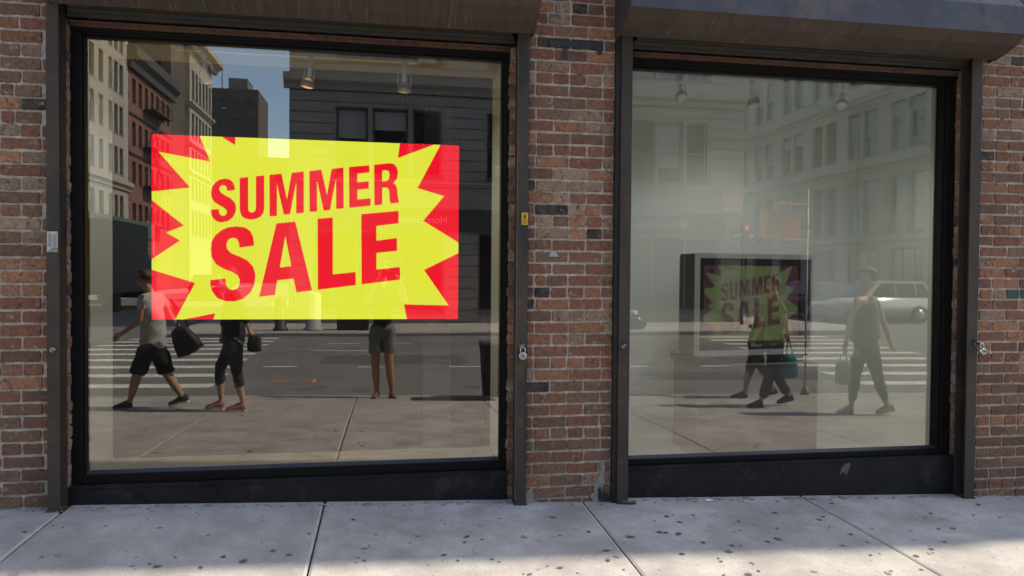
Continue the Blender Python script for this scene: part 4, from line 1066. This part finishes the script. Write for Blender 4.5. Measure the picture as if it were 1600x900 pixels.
# vehicles
def wheel(parent, x, y, r=.34):
    w_ = bpy.data.objects.new('wheel', None)
    b = bmesh.new(); lathe(b, [(r*.62,-.10),(r*.95,-.11),(r,-.07),(r,.07),(r*.95,.11),(r*.62,.10)], 22, (0,0,0), 'Y'); o = obj('wheel', b, mat('tyre', (.02,.02,.02), .8), parent); o.location = (x, y, r)
    b = bmesh.new(); lathe(b, [(r*.1,-.108),(r*.58,-.104),(r*.60,.104),(r*.1,.108)], 14, (0,0,0), 'Y'); obj('rim', b, mat('rim_alloy', (.4,.4,.4), .3, .8), o)
def car(label, loc, rz, paint, L=4.5, W=1.8, Hh=1.62, cat='car'):
    t = thing('parked_car', label, cat, loc, rz)
    prof = [(0,.30),(.02,.62),(.10,.82),(.95,.98),(1.35,1.00),(L-.12,1.02),(L,.85),(L,.32),(L-.35,.22),(.35,.22)]
    b = bmesh.new()
    def loft(prof, w0, w1):
        A = [b.verts.new((x,-w0+(.10 if z < .35 else 0)+( .05 if z > .95 else 0),z)) for x, z in prof]; B = [b.verts.new((x,w1-(.10 if z < .35 else 0)-(.05 if z > .95 else 0),z)) for x, z in prof]
        n_ = len(prof)
        for i in range(n_): b.faces.new((A[i], A[(i+1)%n_], B[(i+1)%n_], B[i]))
        b.faces.new(A[::-1]); b.faces.new(B)
    loft(prof, W/2, W/2); bmesh.ops.recalc_face_normals(b, faces=b.faces[:])
    bmesh.ops.bevel(b, geom=b.edges[:], offset=.04, segments=2, affect='EDGES')
    for f in b.faces: f.smooth = True
    obj('body', b, paint, t)
    b = bmesh.new(); rp = [(1.15,.98),(1.95,Hh-.03),(2.3,Hh),(L-.55,Hh-.02),(L-.15,1.00)]
    A = [b.verts.new((x,-W/2+(.06 if z < 1.1 else .20),z)) for x, z in rp]; B = [b.verts.new((x,W/2-(.06 if z < 1.1 else .20),z)) for x, z in rp]
    for i in range(5): b.faces.new((A[i], A[(i+1)%5], B[(i+1)%5], B[i]))
    b.faces.new(A[::-1]); b.faces.new(B); bmesh.ops.recalc_face_normals(b, faces=b.faces[:])
    bmesh.ops.bevel(b, geom=b.edges[:], offset=.03, segments=2, affect='EDGES'); obj('cabin', b, paint, t)
    for sgn_ in (-1, 1):
        for x0, x1, x2, x3 in ((1.50,2.55,2.55,2.02),(2.65,3.45,3.45,2.65),(3.55,L-.38,L-.62,3.55)):
            b = bmesh.new()
            y0, y1 = sgn_*(W/2-.075), sgn_*(W/2-.185)
            vs = [b.verts.new(p) for p in ((x0,y0,1.05),(x1,y0,1.05),(x2,y1,Hh-.12),(x3,y1,Hh-.12))]
            f = b.faces.new(vs); r = bmesh.ops.extrude_face_region(b, geom=[f]); bmesh.ops.translate(b, verts=[v for v in r['geom'] if isinstance(v, bmesh.types.BMVert)], vec=(0, sgn_*.03, 0)); bmesh.ops.recalc_face_normals(b, faces=b.faces[:])
            obj('window', b, DARKGLASS, t)
    b = bmesh.new()
    vs = [b.verts.new(p) for p in ((1.17,-W/2+.16,1.05),(1.17,W/2-.16,1.05),(1.86,W/2-.28,Hh-.10),(1.86,-W/2+.28,Hh-.10))]
    f = b.faces.new(vs); r = bmesh.ops.extrude_face_region(b, geom=[f]); bmesh.ops.translate(b, verts=[v for v in r['geom'] if isinstance(v, bmesh.types.BMVert)], vec=(-.03,0,.02)); bmesh.ops.recalc_face_normals(b, faces=b.faces[:]); obj('windscreen', b, DARKGLASS, t)
    for y in (-W/2+.28, W/2-.28):
        b = bmesh.new(); bx(b, -.015, .08, y-.16, y+.16, .62, .76, bev=.02); obj('headlight', b, mat('headlight', (.7,.7,.68), .15), t)
        b = bmesh.new(); bx(b, L-.05, L+.015, y-.14, y+.14, .68, .84, bev=.015); obj('tail_light', b, mat('tail_light', (.35,.02,.02), .2), t)
    for x in (.85, L-.85):
        for y in (-W/2+.10, W/2-.10): wheel(t, x, y)
    return t
WCAR = mat('car_white', (.42,.42,.41), .25, coat=.6); DCAR = mat('car_dark', (.02,.02,.025), .25, coat=.6)
car('white car waiting in the right side street', (16.9,-21.8,-.40), 0, WCAR, Hh=1.66)
car('dark car parked behind the white one in the right side street', (18.5,-27.5,-.40), R(90), DCAR)
car('dark car driving down the left side street', (-10.6,-46,-.40), R(90), DCAR)
car('silver car parked in front of the pale building across the street', (13.0,-44,-.40), R(90), mat('car_silver', (.35,.36,.37), .3, .3, coat=.5))
tk = thing('box_truck', 'black box truck standing at the mouth of the left side street', 'truck', (-12.35,-28,-.40))
b = bmesh.new(); bx(b, -1.15, 1.15, -5.2, 0, .8, 3.95, bev=.05); obj('cargo_box', b, mat('truck_black', (.028,.026,.024), .6), tk)
b = bmesh.new(); bx(b, -1.05, 1.05, -7.0, -5.3, .5, 2.6, bev=.15); obj('cab', b, mat('truck_black', (.012,.012,.013), .45), tk)
b = bmesh.new(); bx(b, -1.0, 1.0, -.0, .03, .95, 3.8, bev=.01); obj('rear_door', b, mat('truck_door', (.02,.02,.02), .4), tk)
b = bmesh.new(); bx(b, -1.1, 1.1, -.1, .12, .45, .6, bev=.02); obj('bumper', b, mat('bumper_grey', (.25,.25,.25), .4), tk)
for x in (-.95, .80):
    b = bmesh.new(); bx(b, x, x+.15, .121, .14, .62, .80, bev=.01); obj('tail_light', b, mat('tail_light', (.35,.02,.02), .2), tk)
b = bmesh.new(); bx(b, -.9, .9, .031, .04, 1.4, 1.46); bx(b, -.9, .9, .031, .04, 2.4, 2.46); bx(b, -.02, .02, .031, .05, 1.0, 3.75); obj('door_bar', b, MATS['bumper_grey'], tk)
for y in (-1.2, -6.0):
    for x in (-.95, .95):
        b = bmesh.new(); lathe(b, [(.25,-.14),(.45,-.14),(.46,.0),(.45,.14),(.25,.14)], 18, (0,0,0), 'X'); o = obj('wheel', b, MATS['tyre'], tk); o.location = (x,y,.46)
ts = thing('traffic_signal', 'traffic signal with a red light lit on a post across the right corner', 'traffic signal', (11.9,-18.6,-.262))
b = bmesh.new(); tube(b, [(0,0,0),(0,0,3.5)], .06, 10); obj('post', b, IRON, ts)
b = bmesh.new(); bx(b, -.12, .12, .05, .26, 2.72, 3.42, bev=.02); obj('housing', b, IRON, ts)
b = bmesh.new(); lathe(b, [(.001,.261),(.075,.261),(.075,.272),(.001,.28)], 16, (0,0,3.25), 'Y'); obj('red_lamp', b, mat('red_lamp', (.3,.01,.01), .3, emit=(1,.12,.05), es=.7), ts)
ow = thing('one_way_sign', 'black one way arrow sign on the signal post across the right corner', 'sign', (11.9,-18.5,2.60))
b = bmesh.new(); bx(b, -.46, .46, 0, .02, 0, .32, bev=.004); obj('plate', b, mat('sign_black', (.02,.02,.02), .5), ow)
b = bmesh.new(); prism(b, [(-.40,.11),(.18,.11),(.18,.05),(.40,.16),(.18,.27),(.18,.21),(-.40,.21)], .0205, .0225, 'Y'); obj('arrow', b, PAPER, ow)
text('lettering', 'ONE WAY', .085, mat('sign_black', (.02,.02,.02), .5), ow, Matrix.Translation((-.08,.0235,.16)) @ BK, ext=.001)

# ------------------------------------------------------------------ people (all stand beside or behind the camera)
SKIN = mat('skin_tone', (.42,.24,.16), .55, var=.08, vscale=12); SKIN2 = mat('skin_tone_light', (.52,.33,.24), .55, var=.08, vscale=12)
def skinmesh(name, nodes, edges, m, parent, root=0, sub=2, flat=None):
    if name in ('shirt', 'shorts', 'trousers'): sub = 3
    """nodes: list of (co, radius)"""
    b = bmesh.new(); lay = b.verts.layers.skin.verify()
    vs = []
    for i, (co, r) in enumerate(nodes):
        v = b.verts.new(co); vs.append(v)
        rr_ = r if isinstance(r, tuple) else (r, r)
        v[lay].radius = rr_; v[lay].use_root = (i == root)
    for a, c in edges: b.edges.new((vs[a], vs[c]))
    me = bpy.data.meshes.new(name); b.to_mesh(me); b.free()
    o = bpy.data.objects.new(name, me); COL.objects.link(o)
    o.modifiers.new('skin', 'SKIN').use_smooth_shade = True
    sb = o.modifiers.new('sub', 'SUBSURF'); sb.levels = sub; sb.render_levels = sub
    dg = bpy.context.evaluated_depsgraph_get(); dg.update()
    me2 = bpy.data.meshes.new_from_object(o.evaluated_get(dg)); bpy.data.objects.remove(o)
    me2.materials.clear(); me2.materials.append(m)
    for p in me2.polygons: p.use_smooth = True
    if name in ('shirt', 'shorts', 'trousers'):      # folds in the cloth
        me2.update(); amp = .0075 if name != 'trousers' else .005
        ph = (hash(m.name) % 100)/15.0
        nrm = [v.normal.copy() for v in me2.vertices]
        for v, n_ in zip(me2.vertices, nrm):
            c = v.co
            f_ = math.sin(34*c.z + 14*(c.x+c.y) + 2.2*math.sin(17*c.x+ph) + ph) * .6 + math.sin(61*c.z - 37*c.x + 23*c.y + ph*2) * .4
            v.co = c + n_*amp*f_
    o = bpy.data.objects.new(name, me2); link(o, parent); return o
V3 = Vector
def limb(N, E, start, pts):
    p = start
    for co, r in pts:
        N.append((V3(co), r)); E.append((p, len(N)-1)); p = len(N)-1
    return p
def hand(N, E, wrist_i, w, d, side, curl=.5):
    """palm and five fingers continuing from wrist point w along direction d; side: direction of the thumb"""
    d = V3(d).normalized(); s = V3(side); s = (s - d*s.dot(d)).normalized(); nrm = d.cross(s)
    N.append((w+d*.045, (.026,.020))); p = len(N)-1; E.append((wrist_i, p))
    for k, (o, L) in enumerate(((.021,.060),(.007,.068),(-.007,.063),(-.021,.050))):
        a = w+d*.072+s*o; c = a+d*L*.5+nrm*curl*L*.25; e = c+d*L*.32+nrm*curl*L*.45
        N.append((a, .0092)); i = len(N)-1; E.append((p, i)); N.append((c, .0085)); E.append((i, i+1)); N.append((e, .0070)); E.append((i+1, i+2))
    a = w+d*.030+s*.030; N.append((a, .0105)); i = len(N)-1; E.append((p, i)); N.append((a+d*.028+s*.016+nrm*curl*.012, .0085)); E.append((i, i+1))
def shoe(parent, heel, toe, m, sole_m, w=.043, h=.075):
    heel = V3(heel); toe = V3(toe); ax = (toe-heel); L = ax.length; ax.normalize(); sd = V3((0,0,1)).cross(ax).normalized(); up = ax.cross(sd)
    b = bmesh.new(); rings = []
    for t, ww, hh in ((0,.55,.9),(.08,.85,1.05),(.25,.86,1.12),(.42,.84,.98),(.62,1.0,.68),(.82,1.05,.50),(.95,.75,.38),(1.0,.35,.25)):
        c = heel+ax*(L*t); ring = []
        for k in range(12):
            a = 2*math.pi*k/12; x = math.cos(a)*w*ww; z = max(math.sin(a), -.0)*h*hh + .016 + (0 if math.sin(a) > -.01 else 0)
            ring.append(b.verts.new(c+sd*x+up*z))
        rings.append(ring)
    for A, B in zip(rings, rings[1:]):
        for k in range(12):
            f = b.faces.new((A[k], A[(k+1)%12], B[(k+1)%12], B[k])); f.smooth = True
    b.faces.new(rings[0]); b.faces.new(rings[-1][::-1]); bmesh.ops.remove_doubles(b, verts=b.verts[:], dist=.0004); bmesh.ops.recalc_face_normals(b, faces=b.faces[:])
    o = obj('shoe', b, m, parent)
    b = bmesh.new(); P = []
    for t, ww in ((0,.6),(.06,.92),(.3,.9),(.65,1.1),(.85,1.08),(1.0,.5)): P.append((t, ww))
    lo = [heel+ax*(L*t)+sd*w*ww for t, ww in P]+[heel+ax*(L*t)-sd*w*ww for t, ww in P[::-1]]
    A = [b.verts.new(p-up*.002) for p in lo]; B = [b.verts.new(p+up*.022) for p in lo]
    n_ = len(lo)
    for k in range(n_): b.faces.new((A[k], A[(k+1)%n_], B[(k+1)%n_], B[k]))
    b.faces.new(A[::-1]); b.faces.new(B); bmesh.ops.recalc_face_normals(b, faces=b.faces[:])
    obj('sole', b, sole_m, o)
def hair(parent, c, r, m, back, length=0.0):
    """cap of hair: ellipsoid shell pushed to the back of the head"""
    b = bmesh.new(); bmesh.ops.create_icosphere(b, subdivisions=3, radius=r*1.08); bk = V3(back).normalized(); rr_ = random.Random(3)
    kill = [v for v in b.verts if v.co.dot(-bk) > r*.45 and v.co.z < r*.45 or v.co.z < -r*(.35 + length)]
    for v in b.verts:
        v.co *= 1+rr_.uniform(-.035,.035)
        if v.co.z < 0: v.co.z *= 1+length
    bmesh.ops.delete(b, geom=kill, context='VERTS')
    for v in b.verts: v.co += V3(c)+bk*r*.10
    for f in b.faces: f.smooth = True
    o = obj('hair', b, m, parent); md = o.modifiers.new('s', 'SOLIDIFY'); md.thickness = .012
    return o
def person(label, J, face, tops, legs, shoes, hair_c, skin=SKIN, sleeve=.55, legend=1.0, hands=((0,0,-1),(0,0,-1)), hair_len=0, k=.90, torso_r=1.0, group=None, bare=False, head_y=None):
    """J: joint -> (x,y,z). face: horizontal direction the person looks. tops/legs: materials. sleeve/legend: how far clothing reaches down arm/leg"""
    J = {q: V3(v) for q, v in J.items()}
    t = thing('person', label, 'person', (J['pelvis'].x, J['pelvis'].y, min(J['toA'].z, J['toB'].z)-.0))
    off = V3(t.location)
    J = {q: v-off for q, v in J.items()}
    F = V3(face).normalized()
    N = [(J['pelvis'], .095*k)]; E = []
    wst = limb(N, E, 0, [(J['waist'], .088*k), (J['chest'], .110*k)])
    hd = J['headt']; nk = J['neck']; hv = (hd-nk); Lh = hv.length; hv.normalize()
    hc = nk+hv*(Lh*.62)
    nb = limb(N, E, wst, [(nk, .052*k), (nk+hv*Lh*.25, .050*k)])
    h1 = limb(N, E, nb, [(nk+hv*Lh*.42+F*.018, .066*k), (nk+hv*Lh*.66, .086*k), (nk+hv*Lh*.86, .074*k)])
    limb(N, E, h1-1, [(nk+hv*Lh*.56+F*.098*k, .014*k)])           # nose
    for q in 'AB':
        sh_, el, wr, ha = J['sh'+q], J['el'+q], J['wr'+q], J['ha'+q]
        i = limb(N, E, wst, [(sh_, .050*k), (sh_.lerp(el, .5), .042*k), (el, .035*k), (el.lerp(wr, .4), .034*k), (wr, .022*k)])
        hand(N, E, i, wr, ha-wr, F, .6)
        hi, kn, an = J['hi'+q], J['kn'+q], J['an'+q]; he, to = J['he'+q], J['to'+q]
        limb(N, E, 0, [(hi, .076*k), (hi.lerp(kn, .5), .078*k), (kn, .058*k), (kn.lerp(an, .35), .060*k), (an.lerp(kn, .12), .034*k), (an, .030*k), (he.lerp(to, .35)+V3((0,0,.03)), .028*k), (he.lerp(to, .8)+V3((0,0,.02)), .020*k)])
    skinmesh('body', N, E, skin, t)
    # top
    N = [(J['pelvis']-(J['waist']-J['pelvis'])*.28, .158*k*torso_r)]; E = []
    c = limb(N, E, 0, [(J['waist'].lerp(J['pelvis'],.45), .140*k*torso_r), (J['waist'], .132*k*torso_r), (J['chest'], .142*k*torso_r), (nk+(J['chest']-nk)*.12, .062*k)])
    if not bare:
        for q in 'AB': 
            sh_, el, wr = J['sh'+q], J['el'+q], J['wr'+q]
            pts = [(sh_, .062*k), (sh_.lerp(el, min(sleeve, 1)*.98), .056*k)]
            if sleeve > 1: pts += [(el, .047*k), (el.lerp(wr, sleeve-1), .036*k)]
            limb(N, E, c-1, pts)
    skinmesh('shirt', N, E, tops, t)
    # trousers / shorts
    N = [(J['pelvis'], .148*k)]; E = []
    limb(N, E, 0, [(J['pelvis'].lerp(J['waist'], .5), .146*k)])
    for q in 'AB':
        hi, kn, an = J['hi'+q], J['kn'+q], J['an'+q]; lg = legend
        if lg <= 1:
            pts = [(hi, .116*k), (hi.lerp(kn, lg*.5), .104*k), (hi.lerp(kn, lg*.95), .098*k), (hi.lerp(kn, lg), .096*k)]
        else:
            tight = lg < 1.9
            pts = [(hi, .118*k), (hi.lerp(kn, .5), (.088 if tight else .096)*k), (kn, (.065 if tight else .078)*k), (kn.lerp(an, .35), (.067 if tight else .074)*k), (kn.lerp(an, lg-1), (.043 if tight else .064)*k)]
        limb(N, E, 0, pts)
    skinmesh('trousers' if legend > 1 else 'shorts', N, E, legs, t)
    for q in 'AB': shoe(t, J['he'+q], J['to'+q], shoes[0], shoes[1], w=.040)
    hair(t, hc+V3((0,0,.02)), .098*k, hair_c, -F, hair_len)
    # eyes and ears
    sd = F.cross(V3((0,0,1)))
    b = bmesh.new()
    for sg_ in (-1, 1):
        bmesh.ops.create_icosphere(b, subdivisions=1, radius=.009, matrix=Matrix.Translation(nk+hv*Lh*.64+F*.080*k+sd*.030*sg_))
    obj('eye', b, mat('eye_dark', (.03,.025,.02), .2), t)
    b = bmesh.new()
    for sg_ in (-1, 1):
        bmesh.ops.create_icosphere(b, subdivisions=2, radius=.022, matrix=Matrix.Translation(nk+hv*Lh*.58+sd*.083*k*sg_) @ Matrix.Diagonal((.5,.35,1,1)))
    obj('ear', b, skin, t)
    return t, off
def side(Jd, s, lat):
    """joints given as (x,z) on the vertical plane s metres from the wall; lat: sideways offsets by joint suffix"""
    out = {}
    low = min(Jd[q][1] - zs(Jd[q][0], s) for q in ('toA','toB','heA','heB'))
    for q, (x, z) in Jd.items():
        d = 0
        if q[-1] in 'AB' and q not in (): 
            d = lat[0] if q[-1] == 'A' else lat[1]
            if q[:2] in ('sh','el','wr','ha'): d *= 1.75
        out[q] = (x, -s+d, z-low+.0)
    return out
SNEAK = mat('sneaker_grey', (.05,.05,.05), .8, var=.3, vscale=60); SOLEW = mat('sole_white', (.6,.6,.58), .7); BLK = mat('black_cloth', (.014,.014,.016), .9, var=.3, vscale=20, bump=.4, bscale=18)
HB_ = mat('hair_brown', (.035,.022,.016), .6, var=.5, vscale=90); HBL = mat('hair_blond', (.45,.30,.14), .6, var=.4, vscale=90)
Jm = side(dict(headt=(-2.565,1.40),neck=(-2.481,1.190),chest=(-2.443,1.04),waist=(-2.440,.75),pelvis=(-2.45,.60),shA=(-2.50,1.115),elA=(-2.530,.885),wrA=(-2.700,.756),haA=(-2.787,.69),
    shB=(-2.40,1.115),elB=(-2.300,.905),wrB=(-2.225,.80),haB=(-2.20,.73),hiA=(-2.49,.56),knA=(-2.575,.317),anA=(-2.650,.025),toA=(-2.835,-.06),heA=(-2.624,-.055),
    hiB=(-2.41,.56),knB=(-2.328,.30),anB=(-2.160,.030),toB=(-2.305,-.062),heB=(-2.095,-.015)), 3.7, (.085,-.085))
t, off = person('man in light grey t-shirt and black shorts striding left with a black bag', Jm, (-1,.25,-.1), mat('tshirt_grey', (.42,.42,.43), .9, var=.12, vscale=8, bump=.5, bscale=9), BLK, (SNEAK, SOLEW), HB_, legend=1.0, torso_r=1.12)
bgm = mat('bag_black_nylon', (.012,.012,.013), .6, var=.3, vscale=10, bump=.4, bscale=14)
def soft(name, c, rx, ry, rz_, m, parent=None, taper=.25, seed=1):
    b = bmesh.new(); bmesh.ops.create_cube(b, size=2); bmesh.ops.subdivide_edges(b, edges=b.edges[:], cuts=4, use_grid_fill=True); rr_ = random.Random(seed)
    for v in b.verts:
        p = v.co.copy(); r_ = p.length; p = p.lerp(p.normalized()*1.25, .45)
        tz = 1+taper*(-p.z); v.co = V3((p.x*rx*tz, p.y*ry*tz, p.z*rz_))*(1+rr_.uniform(-.03,.03)) + V3(c)
    for f in b.faces: f.smooth = True
    return obj(name, b, m, parent)
bg = thing('shoulder_bag', 'black slouchy bag hanging behind the man in the grey t-shirt', 'bag', (-2.16,-3.80,.50))
o = soft('body', (0,0,0), .115, .065, .150, bgm, bg, .30, 3); o.location = (.01,0,.15); o.rotation_euler = (0,R(-28),0); b = bmesh.new(); tube(b, [(-.06,0,.30),(-.075,.0,.48),(-.13,.03,.60)], .010, 6); tube(b, [(.05,0,.29),(-.02,.0,.46),(-.13,.03,.60)], .010, 6); obj('strap', b, bgm, bg)

Jl = side(dict(headt=(-1.655,1.43),neck=(-1.603,1.22),chest=(-1.583,1.06),waist=(-1.577,.80),pelvis=(-1.585,.65),shA=(-1.63,1.135),elA=(-1.700,.93),wrA=(-1.720,.75),haA=(-1.725,.67),
    shB=(-1.55,1.135),elB=(-1.46,.95),wrB=(-1.40,.78),haB=(-1.36,.70),hiA=(-1.610,.60),knA=(-1.741,.355),anA=(-1.722,.020),toA=(-1.885,-.075),heA=(-1.690,-.080),
    hiB=(-1.56,.60),knB=(-1.535,.335),anB=(-1.475,.015),toB=(-1.65,-.082),heB=(-1.440,-.078)), 3.5, (-.075,.075))
PINK = mat('shoe_pink', (.42,.20,.22), .8, var=.5, vscale=70)
t, off = person('woman in navy leggings, dark jacket and pink sneakers walking left', Jl, (-1,0,0), mat('jacket_black', (.018,.019,.022), .85, var=.3, vscale=12, bump=.5, bscale=10), mat('leggings_navy', (.030,.038,.052), .75, var=.2, vscale=8), (PINK, SOLEW), HB_, skin=SKIN2, sleeve=1.75, legend=1.62, hair_len=.9)
bg = thing('handbag', 'dark green crumpled tote at the hip of the woman in leggings', 'bag', (-1.35,-3.38,.57))
soft('body', (0,0,.08), .065, .05, .085, mat('tote_green', (.035,.042,.032), .8, var=.4, vscale=14), bg, .1, 4); b = bmesh.new(); tube(b, [(-.04,0,.19),(-.06,-.02,.36),(-.14,-.06,.56)], .007, 6); obj('strap', b, bgm, bg)

# the person taking the photograph
zf = zs(0, 4.8)
Jp = dict(headt=(-.02,-4.93,1.545),neck=(-.02,-4.90,1.31),chest=(-.02,-4.90,1.14),waist=(-.03,-4.87,.88),pelvis=(-.03,-4.86,.70),shA=(-.165,-4.90,1.225),elA=(-.225,-4.74,1.02),wrA=(-.105,-4.58,1.30),haA=(-.065,-4.53,1.375),
    shB=(.125,-4.90,1.225),elB=(.260,-4.76,1.03),wrB=(.195,-4.58,1.29),haB=(.155,-4.53,1.365),hiA=(-.105,-4.86,.63),knA=(-.120,-4.83,.24),anA=(-.095,-4.83,zf+.07),toA=(-.135,-4.66,zf),heA=(-.085,-4.87,zf),
    hiB=(.045,-4.86,.63),knB=(.055,-4.80,.25),anB=(.095,-4.83,zf+.07),toB=(.125,-4.66,zf),heB=(.085,-4.87,zf))
t, off = person('woman in grey shorts and black top standing at the kerb photographing the window', Jp, (0,1,0), BLK, mat('shorts_grey', (.16,.17,.165), .85, var=.15, vscale=14, bump=.4, bscale=12), (mat('sandal_brown', (.16,.09,.07), .7), mat('sandal_sole', (.35,.30,.26), .8)), HB_, skin=SKIN, sleeve=.45, legend=.66, hair_len=.8, torso_r=.95, k=.96)
ph = thing('phone', 'black phone held up in both hands by the woman at the kerb', 'phone', (.045,-4.486,1.388))
b = bmesh.new(); bx(b, -.078, .078, -.004, .004, -.037, .037, bev=.003); obj('body', b, mat('phone_black', (.01,.01,.012), .2), ph)
b = bmesh.new(); bx(b, -.072, .072, -.0052, -.0042, -.033, .033); obj('screen', b, mat('phone_glass', (.02,.02,.02), .1), ph)

J4 = side(dict(headt=(5.15,1.36),neck=(5.198,1.12),chest=(5.163,.95),waist=(5.10,.70),pelvis=(5.04,.50),shA=(5.13,1.03),elA=(5.02,.82),wrA=(4.93,.66),haA=(4.90,.58),shB=(5.21,1.03),elB=(5.28,.82),wrB=(5.12,.75),haB=(5.05,.77),
    hiA=(4.99,.44),knA=(4.885,.155),anA=(4.835,-.105),toA=(4.630,-.185),heA=(4.865,-.185),hiB=(5.07,.44),knB=(5.175,.16),anB=(5.34,-.10),toB=(5.19,-.185),heB=(5.40,-.15)), 4.7, (.08,-.08))
t, off = person('man in black shorts and dark shirt walking behind the one with the teal bag', J4, (-1,0,0), mat('shirt_dark', (.03,.032,.034), .9, var=.2, vscale=9), BLK, (SNEAK, mat('sole_dark', (.05,.05,.05), .8)), HB_, legend=1.05, torso_r=1.15)
J5 = side(dict(headt=(4.715,1.35),neck=(4.765,1.11),chest=(4.775,.95),waist=(4.765,.66),pelvis=(4.765,.50),shA=(4.755,1.03),elA=(4.83,.82),wrA=(4.86,.66),haA=(4.865,.58),shB=(4.79,1.03),elB=(4.70,.84),wrB=(4.60,.90),haB=(4.55,.95),
    hiA=(4.74,.43),knA=(4.665,.105),anA=(4.560,-.165),toA=(4.385,-.255),heA=(4.580,-.250),hiB=(4.79,.43),knB=(4.880,.07),anB=(5.02,-.150),toB=(4.87,-.245),heB=(5.085,-.20)), 3.75, (.08,-.08))
t, off = person('person in black trousers and olive top walking left with a teal bag', J5, (-1,0,0), mat('olive_top', (.12,.13,.06), .9, var=.2, vscale=9), BLK, (mat('shoe_black', (.02,.02,.02), .6), mat('sole_dark', (.05,.05,.05), .8)), HB_, sleeve=.7, legend=1.93)
bg = thing('tote_bag', 'teal fabric bag hanging from the hand of the person in black trousers', 'bag', (4.885,-3.60,.17))
TEAL = mat('teal_fabric', (.04,.20,.22), .8, var=.3, vscale=12, bump=.5, bscale=12)
soft('body', (0,0,.13), .085, .055, .14, TEAL, bg, .12, 6); b = bmesh.new(); tube(b, [(-.045,0,.24),(-.03,.0,.38),(-.02,.01,.50)], .008, 6); tube(b, [(.05,0,.24),(.01,.0,.40),(-.02,.01,.50)], .008, 6); obj('strap', b, TEAL, bg)
J6 = side(dict(headt=(5.545,1.40),neck=(5.520,1.165),chest=(5.511,.99),waist=(5.507,.74),pelvis=(5.51,.585),shA=(5.665,1.055),elA=(5.800,.76),wrA=(5.880,.545),haA=(5.925,.46),shB=(5.34,1.055),elB=(5.245,.80),wrB=(5.20,.56),haB=(5.187,.48),
    hiA=(5.49,.52),knA=(5.420,.19),anA=(5.372,-.195),toA=(5.190,-.285),heA=(5.395,-.285),hiB=(5.54,.52),knB=(5.640,.16),anB=(5.765,-.17),toB=(5.635,-.28),heB=(5.86,-.235)), 3.05, (-.03,.06))
NAVY = mat('navy_top', (.075,.095,.150), .8, var=.2, vscale=9, bump=.4, bscale=10)
t, off = person('woman in sleeveless navy top and dark trousers striding left past the television window', J6, (-1,.1,0), NAVY, mat('dark_trousers', (.065,.080,.100), .8, var=.2, vscale=9, bump=.4, bscale=10), (mat('sandal_tan', (.35,.26,.2), .7), mat('sandal_sole', (.35,.30,.26), .8)), HB_, skin=SKIN2, legend=1.88, bare=True, torso_r=1.2, k=1.0, hair_len=.25)
bg = thing('shopping_bag', 'clear plastic shopping bag held low by the woman in the navy top', 'bag', (5.175,-2.96,.13))
CLR = glass_mat('clear_plastic', (.80,.82,.82), .05)
soft('body', (0,0,.16), .075, .045, .125, mat('cloudy_plastic', (.20,.21,.21), .3), bg, .05, 8); b = bmesh.new(); tube(b, [(-.05,0,.29),(-.02,.0,.36),(.015,.0,.39)], .006, 6); tube(b, [(.06,0,.29),(.04,.0,.36),(.015,.0,.39)], .006, 6); obj('strap', b, PAPER, bg)
